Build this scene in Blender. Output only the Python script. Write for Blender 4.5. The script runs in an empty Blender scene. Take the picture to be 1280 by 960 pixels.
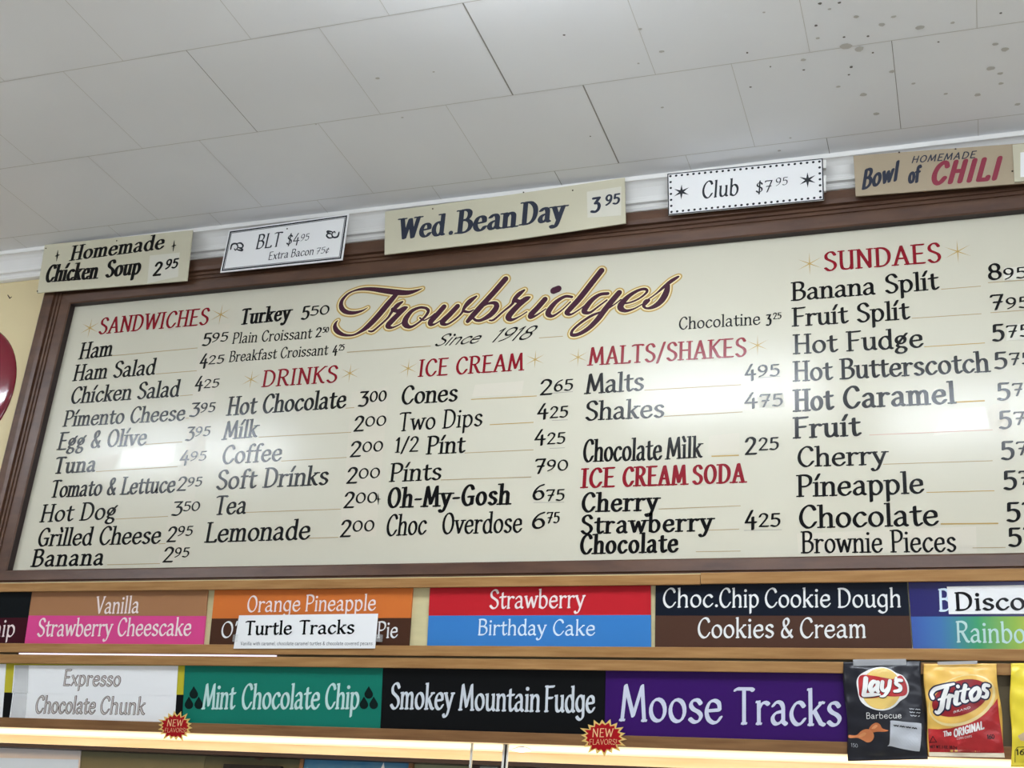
import bpy, bmesh, math, random
import numpy as np
from mathutils import Vector, Matrix
from mathutils.geometry import delaunay_2d_cdt
random.seed(7)
sc = bpy.context.scene
COL = sc.collection

# ------------------------------------------------------------------ camera, world, exposure
FPX = 1587.7
CAM = np.array([0.0, -2.85, 1.55])
def cam_axes(p, r, y):
    p, r, y = map(math.radians, (p, r, y))
    f = np.array([math.sin(y)*math.cos(p), math.cos(y)*math.cos(p), math.sin(p)])
    rt = np.array([math.cos(y), -math.sin(y), 0.0]); up = np.cross(rt, f)
    c, s = math.cos(r), math.sin(r)
    return c*rt + s*up, -s*rt + c*up, f
RT, UP, FW = cam_axes(23.19, 4.74, -20.76)
cd = bpy.data.cameras.new('camera'); cam = bpy.data.objects.new('camera', cd); COL.objects.link(cam)
cd.sensor_width = 36.0; cd.lens = 36.0*FPX/1280; cd.clip_start = 0.05
cam.matrix_world = Matrix(((RT[0], UP[0], -FW[0], CAM[0]), (RT[1], UP[1], -FW[1], CAM[1]), (RT[2], UP[2], -FW[2], CAM[2]), (0, 0, 0, 1)))
sc.camera = cam
vs = sc.view_settings
vs.view_transform = 'Standard'; vs.look = 'None'; vs.exposure = 0.0; vs.gamma = 1.0; vs.use_curve_mapping = False
WORLD = (0.95, 1.0, 1.05); WORLD_S = 0.33
LAMP_S = 28.0
w = bpy.data.worlds.new('room_light'); sc.world = w; w.use_nodes = True
w.node_tree.nodes['Background'].inputs[0].default_value = (*WORLD, 1)
w.node_tree.nodes['Background'].inputs[1].default_value = WORLD_S
def area(name, loc, rot, sx, sy, power, col, spread=180):
    l = bpy.data.lights.new(name, 'AREA'); l.shape = 'RECTANGLE'; l.size = sx; l.size_y = sy
    l.energy = power; l.color = col; l.spread = math.radians(spread)
    o = bpy.data.objects.new(name, l); COL.objects.link(o); o.location = loc; o.rotation_euler = rot
    return o
# glow of the display cooler below the sign rack, shining up on the underside
area('cooler_lamp', (-1.2, -0.140, 1.79), (math.pi, 0, 0), 4.4, 0.07, 5.4, (1.0, 0.96, 0.88), 80)
# cool fill added for an unseen shop window, tilted up to brighten the ceiling
area('window_fill', (2.6, -6.6, 1.55), (math.radians(118), 0, math.radians(14)), 5.0, 1.9, 95, (0.90, 0.97, 1.08))

HCEIL = 1.55 + 1.861

# ------------------------------------------------------------------ helpers
def lin(c):
    return tuple(((v/255)/12.92 if v/255 <= 0.04045 else ((v/255+0.055)/1.055)**2.4) for v in c)
MATS = {}
def mat(name, rgb, rough=0.5, spec=0.5, emit=0, noise=0, nscale=8, stretch=(1, 1, 1), bump=0, alpha=1, metal=0, coat=0, dark=None, bscale=None):
    if name in MATS: return MATS[name]
    m = bpy.data.materials.new(name); m.use_nodes = True; nt = m.node_tree
    b = nt.nodes['Principled BSDF']; c = (*lin(rgb), 1)
    b.inputs['Base Color'].default_value = c; b.inputs['Roughness'].default_value = rough
    b.inputs['Specular IOR Level'].default_value = spec; b.inputs['Metallic'].default_value = metal
    b.inputs['Coat Weight'].default_value = coat; b.inputs['Coat Roughness'].default_value = 0.08
    if alpha < 1: b.inputs['Alpha'].default_value = alpha
    if emit:
        b.inputs['Emission Color'].default_value = c; b.inputs['Emission Strength'].default_value = emit
    if noise or bump:
        tc = nt.nodes.new('ShaderNodeTexCoord'); mp = nt.nodes.new('ShaderNodeMapping'); n = nt.nodes.new('ShaderNodeTexNoise')
        mp.inputs['Scale'].default_value = stretch; n.inputs['Scale'].default_value = nscale; n.inputs['Detail'].default_value = 5
        nt.links.new(tc.outputs['Object'], mp.inputs[0]); nt.links.new(mp.outputs[0], n.inputs['Vector'])
        if noise:
            r = nt.nodes.new('ShaderNodeValToRGB'); r.color_ramp.elements[0].position = 0.3; r.color_ramp.elements[1].position = 0.7
            d = lin(dark) if dark else tuple(v*(1-noise) for v in c[:3])
            r.color_ramp.elements[0].color = (*d, 1); r.color_ramp.elements[1].color = c
            nt.links.new(n.outputs['Fac'], r.inputs[0]); nt.links.new(r.outputs[0], b.inputs['Base Color'])
        if bump:
            bp = nt.nodes.new('ShaderNodeBump'); bp.inputs['Strength'].default_value = bump; bp.inputs['Distance'].default_value = 0.002
            if bscale:
                n = nt.nodes.new('ShaderNodeTexNoise'); n.inputs['Scale'].default_value = bscale; nt.links.new(mp.outputs[0], n.inputs['Vector'])
            nt.links.new(n.outputs['Fac'], bp.inputs['Height']); nt.links.new(bp.outputs[0], b.inputs['Normal'])
    MATS[name] = m
    return m
def tag(o, label=None, cat=None, group=None, kind=None):
    for k, v in (('label', label), ('category', cat), ('group', group), ('kind', kind)):
        if v: o[k] = v
    return o
def empty(name, loc, label, cat, group=None):
    o = bpy.data.objects.new(name, None); COL.objects.link(o); o.location = loc; o.empty_display_size = 0.05
    return tag(o, label, cat, group)
def obj(name, verts, faces, m, parent=None, smooth=False, label=None):
    """one mesh object from WORLD coordinates; a child is stored relative to its root"""
    off = Vector((0, 0, 0)); p = parent
    while p is not None: off += Vector(p.location); p = p.parent
    if parent is None and len(verts):
        off = Vector(np.mean(np.array([tuple(v) for v in verts]), axis=0))
    me = bpy.data.meshes.new(name)
    me.from_pydata([tuple(Vector(v)-off) for v in verts], [], faces)
    ms = m if isinstance(m, (list, tuple)) else [m]
    for x in ms: me.materials.append(x)
    o = bpy.data.objects.new(name, me); COL.objects.link(o)
    if parent is not None: o.parent = parent
    else: o.location = off
    if smooth:
        for f in me.polygons: f.use_smooth = True
    if label: o['label'] = label
    return o
def clean(o):
    bm = bmesh.new(); bm.from_mesh(o.data); bmesh.ops.recalc_face_normals(bm, faces=bm.faces[:]); bm.to_mesh(o.data); bm.free()
    return o
def bevel(o, wd=0.002, seg=2):
    b = o.modifiers.new('bevel', 'BEVEL'); b.width = wd; b.segments = seg; b.limit_method = 'ANGLE'
    return o
def box(name, lo, hi, m, parent=None, bv=0):
    (x0, y0, z0), (x1, y1, z1) = lo, hi
    v = [(x, y, z) for x in (x0, x1) for y in (y0, y1) for z in (z0, z1)]
    f = [(0, 1, 3, 2), (4, 6, 7, 5), (0, 4, 5, 1), (2, 3, 7, 6), (0, 2, 6, 4), (1, 5, 7, 3)]
    o = obj(name, v, f, m, parent)
    if bv: bevel(o, bv)
    return o

class Frame:
    """a flat plane in the room: origin, U along the wall, V up (leaning by t degrees), N towards the room"""
    def __init__(s, y, z, t=0.0):
        a = math.radians(t)
        s.O = np.array([0.0, y, z]); s.U = np.array([1.0, 0, 0]); s.V = np.array([0, math.sin(a), math.cos(a)]); s.N = np.array([0, -math.cos(a), math.sin(a)])
    def uv(s, x, y, n=0.0):
        d = RT*((x-640)/FPX) - UP*((y-480)/FPX) + FW
        k = ((s.O + s.N*n - CAM) @ s.N)/(d @ s.N); P = CAM + d*k - s.O
        return np.array([P @ s.U, P @ s.V])
    def w(s, u, v, n=0.0):
        return s.O + s.U*u + s.V*v + s.N*n
WALL = Frame(0.0, 1.55)
BOARD = Frame(-0.030, 1.55)
CROWN = Frame(-0.078, 1.55)
RACK = Frame(-0.25, 1.55 + 0.7236, -7.8)     # sloping fascia of the flavour rack

def slab(name, fr, pts, n0, n1, m, parent=None, bv=0.0):
    """prism over a polygon of plane coordinates between heights n0 (back) and n1 (front)"""
    k = len(pts); a = sum(pts[i][0]*pts[(i+1) % k][1]-pts[(i+1) % k][0]*pts[i][1] for i in range(k))
    if a < 0: pts = pts[::-1]
    v = [fr.w(p[0], p[1], n0) for p in pts] + [fr.w(p[0], p[1], n1) for p in pts]
    f = [tuple(range(k))[::-1], tuple(range(k, 2*k))] + [(i, (i+1) % k, k+(i+1) % k, k+i) for i in range(k)]
    o = obj(name, v, f, m, parent)
    if bv: bevel(o, bv)
    return o
def quad(fr, px, n=0.0): return [fr.uv(x, y, n) for x, y in px]

# ------------------------------------------------------------------ pen lettering
def hull(P):
    P = sorted(set((round(x, 5), round(y, 5)) for x, y in P))
    if len(P) < 3: return P
    def half(Q):
        h = []
        for p in Q:
            while len(h) > 1 and (h[-1][0]-h[-2][0])*(p[1]-h[-2][1])-(h[-1][1]-h[-2][1])*(p[0]-h[-2][0]) <= 1e-9: h.pop()
            h.append(p)
        return h
    a, b = half(P), half(P[::-1])
    return a[:-1]+b[:-1]
def union(polys):
    V, F = [], []
    for p in polys:
        if len(p) < 3: continue
        if sum(p[i-1][0]*p[i][1]-p[i][0]*p[i-1][1] for i in range(len(p))) < 0: p = p[::-1]
        F.append(list(range(len(V), len(V)+len(p)))); V += [Vector(q) for q in p]
    if not F: return [], []
    r = delaunay_2d_cdt(V, [], F, 1, 1e-4, True)
    fs = [tuple(f) for f, o in zip(r[2], r[5]) if o]
    return [tuple(v) for v in r[0]], fs
def catmull(P, n=5, closed=False):
    P = [np.array(p, float) for p in P]; k = len(P); out = []
    for i in range(k if closed else k-1):
        g = (lambda j: P[j % k]) if closed else (lambda j: P[min(max(j, 0), k-1)])
        p0, p1, p2, p3 = g(i-1), g(i), g(i+1), g(i+2)
        for t in np.arange(n)/n:
            out.append(.5*((2*p1)+(-p0+p2)*t+(2*p0-5*p1+4*p2-p3)*t*t+(-p0+3*p1-3*p2+p3)*t**3))
    out.append(P[0] if closed else P[-1])
    return out
def arc(cx, cy, rx, ry, a0=90, a1=450, n=18):
    return [(cx+rx*math.cos(math.radians(a0+(a1-a0)*i/n)), cy+ry*math.sin(math.radians(a0+(a1-a0)*i/n))) for i in range(n+1)]
def L(*p): return ('L', [(p[i], p[i+1]) for i in range(0, len(p), 2)])
def C(*p): return ('L', [tuple(q) for q in catmull([(p[i], p[i+1]) for i in range(0, len(p), 2)], 4)])
def O(*a): return ('L', arc(*a))
def S(x, y, l=1, r=1): return ('S', x, y, l, r)
def D(x, y): return ('D', x, y)
G = {
' ': (2.6, []),
'a': (4.7, [C(.7, 4.2, 1.6, 5, 2.7, 4.9, 3.3, 4, 3.35, 2.8), L(3.35, 3, 3.35, .5, 4.1, 0), C(3.35, 2.9, 1.6, 2.6, .6, 1.7, .6, .7, 1.4, 0, 2.6, .4, 3.35, 1.3)]),
'b': (5.1, [L(.9, 8, .9, .3), S(.9, 8, 1, 0), C(.9, 3.6, 1.7, 4.8, 3, 5, 4.2, 3.6, 4.2, 1.5, 3, 0, 1.6, .1, .9, .9)]),
'c': (4.4, [C(3.9, 4.1, 3, 5, 1.7, 4.7, .6, 3, .7, 1.3, 1.8, .05, 3, .2, 4, 1.2)]),
'd': (5.1, [L(4, 8, 4, .4, 4.7, 0), S(4, 8, 1, 0), C(4, 3.6, 3.2, 4.9, 1.9, 5, .7, 3.6, .6, 1.5, 1.7, 0, 3.1, .1, 4, 1.3)]),
'e': (4.7, [L(.6, 2.6, 3.9, 2.9), C(3.9, 2.9, 3.7, 4.4, 2.5, 5, 1.2, 4.4, .5, 2.6, .9, .9, 2.1, 0, 3.3, .2, 4.2, 1.2)]),
'f': (3.3, [C(3.6, 7.3, 2.9, 8, 1.8, 7.5, 1.4, 6, 1.4, 5), L(1.4, 5.4, 1.4, 0), S(1.4, 0), L(.3, 5, 2.9, 5)]),
'g': (5.0, [C(4, 3.8, 3.2, 4.9, 1.9, 5, .7, 3.6, .6, 1.7, 1.7, .3, 3.1, .4, 4, 1.5), L(4, 5, 4, 0), C(4, .3, 3.9, -1.6, 2.7, -2.5, 1.5, -2.2, .8, -1.6)]),
'\u011d': (4.6, [O(2.1, 3.4, 1.5, 1.6), L(1.3, 2.1, 4.1, 5.9), C(1.4, 1.9, .9, 1.1, 1.6, .5, 3, .3, 3.8, -.6, 3.2, -1.8, 1.6, -2.1, .5, -1.4, .9, -.2, 1.9, .4)]),
'h': (5.1, [L(.9, 8, .9, 0), S(.9, 8, 1, 0), S(.9, 0), C(.9, 3.3, 1.9, 4.7, 3.1, 5, 3.9, 4.2, 4, 3), L(4, 3.4, 4, 0), S(4, 0)]),
'i': (2.1, [L(1, 5, 1, 0), S(1, 5, 1, 0), S(1, 0), D(1.05, 7)]),
'\u00ed': (2.2, [L(1, 5, 1, 0), S(1, 5, 1, 0), S(1, 0), L(.9, 6.2, 1.9, 8.2)]),
'\u00ec': (2.2, [L(1, 5, 1, 0), S(1, 5, 1, 0), S(1, 0), L(1.3, 6.2, .3, 8.2)]),
'k': (4.8, [L(.9, 8, .9, 0), S(.9, 8, 1, 0), S(.9, 0), L(3.9, 5, 1, 2.3), S(3.9, 5), L(1.9, 3.1, 3.6, .3, 4.4, 0)]),
'l': (2.1, [L(1, 8, 1, 0), S(1, 8, 1, 0), S(1, 0)]),
'm': (7.4, [L(.9, 5, .9, 0), S(.9, 5, 1, 0), S(.9, 0), C(.9, 3.4, 1.7, 4.7, 2.7, 5, 3.4, 4.2, 3.5, 3), L(3.5, 3.3, 3.5, 0), S(3.5, 0), C(3.5, 3.4, 4.4, 4.7, 5.4, 5, 6.1, 4.2, 6.2, 3), L(6.2, 3.3, 6.2, 0), S(6.2, 0)]),
'n': (5.1, [L(.9, 5, .9, 0), S(.9, 5, 1, 0), S(.9, 0), C(.9, 3.3, 1.9, 4.7, 3.1, 5, 3.9, 4.2, 4, 3), L(4, 3.3, 4, 0), S(4, 0)]),
'o': (4.9, [O(2.4, 2.5, 1.9, 2.5)]),
'p': (5.1, [L(.9, 5, .9, -2.6), S(.9, 5, 1, 0), C(.9, 3.6, 1.7, 4.8, 3, 5, 4.2, 3.6, 4.2, 1.5, 3, 0, 1.6, .1, .9, .9)]),
'q': (5.1, [L(4, 5, 4, -2.6), C(4, 3.6, 3.2, 4.9, 1.9, 5, .7, 3.6, .6, 1.5, 1.7, 0, 3.1, .1, 4, 1.3)]),
'r': (3.8, [L(.9, 5, .9, 0), S(.9, 5, 1, 0), S(.9, 0), C(.9, 3.3, 1.8, 4.6, 2.8, 4.9, 3.5, 4.5)]),
's': (4.0, [C(3.3, 4.2, 2.5, 5, 1.2, 4.8, .7, 3.8, 1.4, 2.9, 2.7, 2.3, 3.4, 1.4, 2.8, .3, 1.6, 0, .5, .7)]),
't': (3.4, [L(1.4, 6.6, 1.4, 1.6), C(1.4, 1.8, 1.7, .4, 2.4, 0, 3.3, .7), L(.2, 4.8, 3.1, 5)]),
'u': (5.1, [L(.9, 5, .9, 1.8), S(.9, 5, 1, 0), C(.9, 2, 1.2, .5, 2.2, 0, 3.3, .6, 4, 1.8), L(4, 5, 4, .4, 4.6, 0), S(4, 5, 1, 0)]),
'v': (4.6, [L(.5, 5, 2.3, .2, 4.1, 5), S(.5, 5), S(4.1, 5)]),
'w': (6.6, [L(.5, 5, 1.9, .2, 3.3, 4.6, 4.7, .2, 6.1, 5), S(.5, 5), S(6.1, 5)]),
'x': (4.5, [L(.6, 5, 3.9, 0), L(3.9, 5, .6, 0), S(.6, 5), S(3.9, 0)]),
'y': (4.6, [L(.5, 5, 2.4, .5), S(.5, 5), S(4.2, 5), C(4.2, 5, 3.2, 2.3, 2.2, -.6, 1.4, -2.1, .3, -2.4, -.2, -1.7)]),
'X': (5.6, [L(.7, 8, 4.9, 0), L(4.9, 8, .7, 0)]), 'Z': (5.2, [L(.6, 8, 4.6, 8, .6, 0, 4.7, 0)]), 'Q': (6.2, [O(3, 4, 2.5, 4), L(3.4, 1.8, 5.4, -.6)]),
'z': (4.1, [L(.5, 5, 3.6, 5, .5, 0, 3.7, 0)]),
'A': (6.2, [L(.6, 0, 3, 8, 5.3, 0), S(.6, 0), S(5.3, 0), L(1.4, 2.7, 4.6, 2.7)]),
'B': (5.5, [L(1, 8, 1, 0), S(1, 8, 1, 0), S(1, 0, 1, 0), C(1, 8, 3, 8, 4.2, 7.2, 4.2, 5.6, 3.1, 4.5, 1.2, 4.3), C(1.2, 4.4, 3.4, 4.3, 4.8, 3.2, 4.7, 1.3, 3.2, .1, 1, 0)]),
'C': (5.8, [C(5.1, 6.4, 4.4, 7.7, 3, 8, 1.4, 6.6, .6, 4, 1.1, 1.5, 2.6, 0, 4.1, .3, 5.3, 1.9)]),
'D': (6.2, [L(1, 8, 1, 0), S(1, 8, 1, 0), S(1, 0, 1, 0), C(1, 8, 3.2, 7.8, 4.9, 6.3, 5.4, 4, 4.8, 1.6, 3.2, .2, 1, 0)]),
'E': (5.0, [L(1, 8, 1, 0), L(1, 8, 4.3, 8), S(1, 8, 1, 0), S(1, 0, 1, 0), L(1, 4.2, 3.7, 4.2), L(1, 0, 4.5, 0)]),
'F': (4.9, [L(1, 8, 1, 0), L(1, 7.8, 4.5, 8), S(1, 8, 1, 0), S(1, 0), L(1, 4.2, 3.8, 4.3)]),
'G': (6.0, [C(5.1, 6.4, 4.4, 7.7, 3, 8, 1.4, 6.6, .6, 4, 1.1, 1.5, 2.6, 0, 4.2, .3, 5, 1.6), L(5, 3.4, 5, .4), L(3.4, 3.4, 5.4, 3.4)]),
'H': (6.2, [L(1, 8, 1, 0), L(5, 8, 5, 0), L(1, 4.2, 5, 4.2), S(1, 8), S(1, 0), S(5, 8), S(5, 0)]),
'I': (2.6, [L(1.2, 8, 1.2, 0), S(1.2, 8), S(1.2, 0)]),
'J': (4, [L(3, 8, 3, 1.5), C(3, 2, 2.4, .2, 1, 0, .3, .9), S(3, 8)]),
'K': (5.8, [L(1, 8, 1, 0), S(1, 8), S(1, 0), L(5, 8, 1.1, 3.9), S(5, 8, 0, 1), L(2, 4.8, 4.5, .4, 5.4, 0)]),
'L': (4.8, [L(1, 8, 1, 0, 4.5, 0), S(1, 8), S(1, 0, 1, 0), L(4.5, 0, 4.6, .9)]),
'M': (7.6, [L(.7, 0, 1.5, 8, 3.7, 1, 6, 8, 6.7, 0), S(.7, 0), S(6.7, 0)]),
'N': (6.4, [L(1, 0, 1, 8, 5.2, 0, 5.2, 8), S(1, 0), S(5.2, 8), S(1, 8, 1, 0)]),
'O': (6.2, [O(3, 4, 2.5, 4)]),
'P': (5.2, [L(1, 8, 1, 0), S(1, 8, 1, 0), S(1, 0), C(1, 8, 3, 8, 4.5, 7, 4.5, 5, 3.1, 3.8, 1.2, 3.7)]),
'R': (5.8, [L(1, 8, 1, 0), S(1, 8, 1, 0), S(1, 0), C(1, 8, 3, 8, 4.4, 7, 4.4, 5.3, 3.1, 4.2, 1.2, 4.1), L(2.6, 4.1, 4.7, .3, 5.5, 0)]),
'S': (5.0, [C(4.3, 6.6, 3.4, 7.9, 2, 7.9, .9, 6.8, 1.1, 5.2, 2.6, 4.2, 4, 3.2, 4.4, 1.6, 3.4, .2, 1.9, 0, .6, 1.1)]),
'T': (5.6, [L(2.8, 8, 2.8, 0), L(.4, 7.7, 1, 8, 4.8, 8, 5.3, 7.7), S(2.8, 0)]),
'U': (6.0, [L(1, 8, 1, 2.4), C(1, 3, 1.4, .6, 3, 0, 4.5, .6, 5, 2.4), L(5, 8, 5, 0), S(1, 8), S(5, 8)]),
'V': (5.8, [L(.6, 8, 2.9, .1, 5.2, 8), S(.6, 8), S(5.2, 8)]),
'W': (8.4, [L(.6, 8, 2.3, .2, 4.2, 7.6, 6, .2, 7.8, 8), S(.6, 8), S(7.8, 8)]),
'Y': (5.6, [L(.6, 8, 2.8, 4), L(5, 8, 2.8, 4, 2.8, 0), S(.6, 8), S(5, 8), S(2.8, 0)]),
'0': (5.6, [O(2.7, 3.8, 2.2, 3.8)]),
'1': (3.0, [L(.5, 6.6, 1.6, 8, 1.6, 0), S(1.6, 0)]),
'2': (5.0, [C(.7, 6.2, 1.4, 7.7, 2.8, 8, 4, 7, 3.9, 5.2, 2.6, 3, .7, .2), L(.7, .2, 4.5, .2)]),
'3': (4.8, [L(.9, 7.8, 4, 7.8, 2.1, 4.9), C(2.1, 4.9, 3.6, 4.7, 4.3, 3.2, 3.9, 1.2, 2.5, .1, .6, .5)]),
'4': (5.2, [L(3.2, 8, .5, 2.4, 4.9, 2.4), L(3.6, 4.8, 3.6, -.9)]),
'5': (4.8, [L(4.2, 7.8, 1.3, 7.8, 1.1, 4.6), C(1.1, 4.6, 2.6, 5, 4, 4.2, 4.3, 2.4, 3.6, .7, 2.2, .05, .6, .6)]),
'6': (5.0, [C(4.2, 7.8, 2.4, 6.8, 1, 4.6, .6, 2.2, 1.3, .4, 2.6, 0, 4, .9, 4.3, 2.6, 3.4, 4.3, 2, 4.4, .9, 3.2)]),
'7': (5.0, [L(.6, 7.2, .8, 7.9, 4.5, 7.9, 2, 0), L(1.5, 4, 4.1, 4)]),
'8': (5.0, [O(2.5, 6, 1.6, 2), O(2.5, 2.1, 1.9, 2.1)]),
'9': (5.0, [C(4, 5, 3.1, 3.6, 1.7, 3.7, .7, 5.2, .9, 7, 2.2, 8, 3.7, 7.4, 4.2, 5.6, 3.9, 3.2, 2.7, 1.2, 1, .1)]),
'&': (5.6, [C(5, 0, 3, 2.6, 1.6, 5, 1.5, 6.9, 2.6, 7.9, 3.5, 7, 3.2, 5.5, 1.7, 4, .7, 2.3, 1, .6, 2.4, 0, 3.8, .9, 4.6, 3)]),
'-': (3.4, [L(.6, 3, 2.8, 3)]), '.': (2.0, [D(1, .4)]), ',': (2.0, [L(1.1, .4, .6, -1.2)]),
'/': (3.8, [L(.3, -.8, 3.4, 8.4)]), '!': (2.2, [L(1.1, 8, 1.1, 2.4), D(1.1, .4)]), "'": (1.6, [L(.9, 8, .6, 6.2)]),
'$': (4.8, [C(4, 5.9, 3.2, 7, 1.9, 7, 1, 6, 1.3, 4.8, 2.6, 4, 3.8, 3.1, 4, 1.6, 3, .5, 1.8, .4, .7, 1.4), L(2.5, 8.4, 2.5, -.9)]),
'\u00a2': (4.4, [C(3.6, 4.1, 2.8, 5, 1.6, 4.7, .7, 3, .8, 1.3, 1.8, .1, 2.8, .2, 3.7, 1.1), L(2.9, 6.2, 1.6, -1.2)]),
}
ST = {  # half widths of the pen, its angle, serif length, slant
'menu': (.66, .33, 18, 1.25, 0), 'thin': (.52, .30, 25, .95, 0), 'bold': (.78, .42, 12, 1.5, 0), 'semi': (.74, .40, 14, 1.3, 0), 'cond': (.55, .28, 18, .9, 0), 'head': (.64, .34, 15, 1.2, 0),
'card': (.82, .38, 25, 1.05, 0), 'flav': (.56, .27, 38, .62, .02), 'serif': (.84, .34, 10, 1.55, 0), 'fine': (.50, .25, 30, .5, .06),
'sans': (.40, .40, 0, 0, 0), 'tiny': (.34, .22, 30, .3, .04), 'sansb': (.86, .70, 0, 0, .03), 'brush': (.74, .56, 35, 0, .28), 'brushb': (.95, .75, 35, 0, .38), 'script': (.78, .26, 30, .3, .55), 'digit': (.80, .42, 22, .7, 0), 'fat': (1.25, .85, 0, 0, .06)}
TRACK = {'menu': .45, 'thin': .45, 'bold': 1.0, 'semi': .7, 'cond': .5, 'head': .7, 'card': .5, 'flav': .35, 'serif': .8, 'fine': .5, 'sans': .4, 'sansb': .6, 'brush': .9, 'brushb': 1.5, 'digit': .5}
def layout(s, st, track=0.0, grow=0.0):
    """list of (kind, points) in cap-height units of 8, before fitting to a width"""
    x, out = 0.0, []
    for ch in s:
        adv, strokes = G[ch]
        for k in strokes:
            if k[0] == 'L': out.append([(px+x, py) for px, py in k[1]])
            elif k[0] == 'S' and st[3] > 0: out.append(('S', k[1]+x, k[2], k[3]*st[3], k[4]*st[3]))
            elif k[0] == 'D': out.append(('D', k[1]+x, k[2]))
        x += adv+track
    return out
def glyph_mesh(s, style, W, H, grow=0.0, track=0.0):
    """verts (x along the baseline from 0 to W, y up, cap height H) and faces"""
    st = ST[style]; a, b, ang, sf, sl = st; hs = H/8
    items = layout(s, st, track+TRACK.get(style, 0))
    xs = [p[0]+sl*p[1] for k in items if isinstance(k, list) for p in k] or [k[1] for k in items if k[0] == 'D']
    x0, x1 = min(xs), max(xs); sx = (W/hs-2*a)/max(x1-x0, 1e-3)
    if x1-x0 < .5: sx = 1
    c, q = math.cos(math.radians(ang)), math.sin(math.radians(ang))
    A, B = a+grow, b+grow
    nib = [(A*math.cos(t)*c-B*math.sin(t)*q, A*math.cos(t)*q+B*math.sin(t)*c) for t in np.arange(10)*math.pi/5]
    V, F = [], []
    def flush(polys):
        v, f = union(polys); k = len(V)
        V.extend((p[0]*hs, p[1]*hs) for p in v); F.extend(tuple(i+k for i in t) for t in f)
    X = lambda x, y: ((x+sl*y-x0)*sx+a, y)
    polys, xmax = [], None
    for k in items:
        if isinstance(k, list):
            P = [X(*p) for p in k]
        elif k[0] == 'S':
            px, py = X(k[1], k[2]); P = [(px-k[3], py), (px+k[4], py)]
        else:
            px, py = X(k[1], k[2]); r = a*1.15+grow
            polys.append([(px+r*math.cos(t), py+r*math.sin(t)) for t in np.arange(10)*math.pi/5]); continue
        thin = k[0] == 'S' if not isinstance(k, list) else False
        nb = [(n[0]*.34, n[1]*.72) for n in nib] if thin else nib
        for p, r in zip(P[:-1], P[1:]):
            polys.append(hull([(p[0]+n[0], p[1]+n[1]) for n in nb]+[(r[0]+n[0], r[1]+n[1]) for n in nb]))
        if len(polys) > 260: flush(polys); polys = []
    flush(polys)
    return V, F
def lift_mesh(fr, V, F, lift, maxlen=0.007):
    """drop flat (u,v) shapes onto a curved front given by lift(u,v)"""
    bm = bmesh.new(); vs_ = [bm.verts.new((v[0], v[1], 0)) for v in V]
    for f in F:
        try: bm.faces.new([vs_[i] for i in f])
        except ValueError: pass
    for _ in range(6):
        es = [e for e in bm.edges if e.calc_length() > maxlen]
        if not es: break
        bmesh.ops.subdivide_edges(bm, edges=es, cuts=1); bmesh.ops.triangulate(bm, faces=bm.faces[:])
    bm.verts.index_update()
    V2 = [fr.w(v.co.x, v.co.y, lift(v.co.x, v.co.y)) for v in bm.verts]; F2 = [tuple(v.index for v in f.verts) for f in bm.faces]
    bm.free(); return V2, F2
def put(name, fr, V, F, n, m, parent, lift=None, label=None):
    if lift: Wv, F = lift_mesh(fr, V, F, lambda u, v: lift(u, v)+n)
    else: Wv = [fr.w(v[0], v[1], n) for v in V]
    o = obj(name, Wv, F, m, parent, label=label)
    me = o.data                                  # face towards the room
    if len(me.polygons) and sum((Vector(fr.N).dot(p.normal))*p.area for p in me.polygons) < 0: me.flip_normals()
    return o
def text(name, fr, s, x0, y0, x1, y1, h, style, m, parent, n=0.0006, grow=0.0, lift=None, track=0.0, label=None, base=0.0):
    A, B, T = fr.uv(x0, y0, base), fr.uv(x1, y1, base), fr.uv(x0, y0-h, base)
    d = (B-A); W = float(np.hypot(*d)); d = d/W; H = float((T-A)[1])
    V, F = glyph_mesh(s, style, W, H, grow, track)
    V = [(A[0]+d[0]*x, A[1]+d[1]*x+y) for x, y in V]
    return put(name, fr, V, F, n, m, parent, lift, label)
def pen(name, fr, strokes, m, parent, n=0.0006, grow=0.0, org=(0, 0), sc_=1.0, lift=None, smooth=True, base=0.0, label=None):
    """strokes of (x,y,half width) in picture units, swept with a round brush of changing size"""
    polys = []
    for st in strokes:
        P = catmull(st, 5) if smooth and len(st) > 2 else [np.array(p, float) for p in st]
        Q = []
        for x, y, r in P:
            a = fr.uv(org[0]+x/sc_, org[1]+y/sc_, base); k = float(np.hypot(*(fr.uv(org[0]+x/sc_, org[1]+y/sc_-1, base)-a)))
            Q.append((a[0]*1000, a[1]*1000, max(r/sc_+grow, .05)*k*1000))
        for p, q in zip(Q[:-1], Q[1:]):
            polys.append(hull([(p[0]+p[2]*math.cos(t), p[1]+p[2]*math.sin(t)) for t in np.arange(12)*math.pi/6]+[(q[0]+q[2]*math.cos(t), q[1]+q[2]*math.sin(t)) for t in np.arange(12)*math.pi/6]))
    V, F = union(polys)
    return put(name, fr, [(v[0]/1000, v[1]/1000) for v in V], F, n, m, parent, lift, label)
def poly(name, fr, px, m, parent, n=0.0006, lift=None, base=0.0, label=None):
    P = [fr.uv(x, y, base)*1000 for x, y in px]
    V, F = union([[tuple(p) for p in P]])
    return put(name, fr, [(v[0]/1000, v[1]/1000) for v in V], F, n, m, parent, lift, label)
def line(name, fr, x0, y0, x1, y1, wd, m, parent, n=0.0005, base=0.0):
    return poly(name, fr, [(x0, y0-wd/2), (x1, y1-wd/2), (x1, y1+wd/2), (x0, y0+wd/2)], m, parent, n, base=base)

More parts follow.
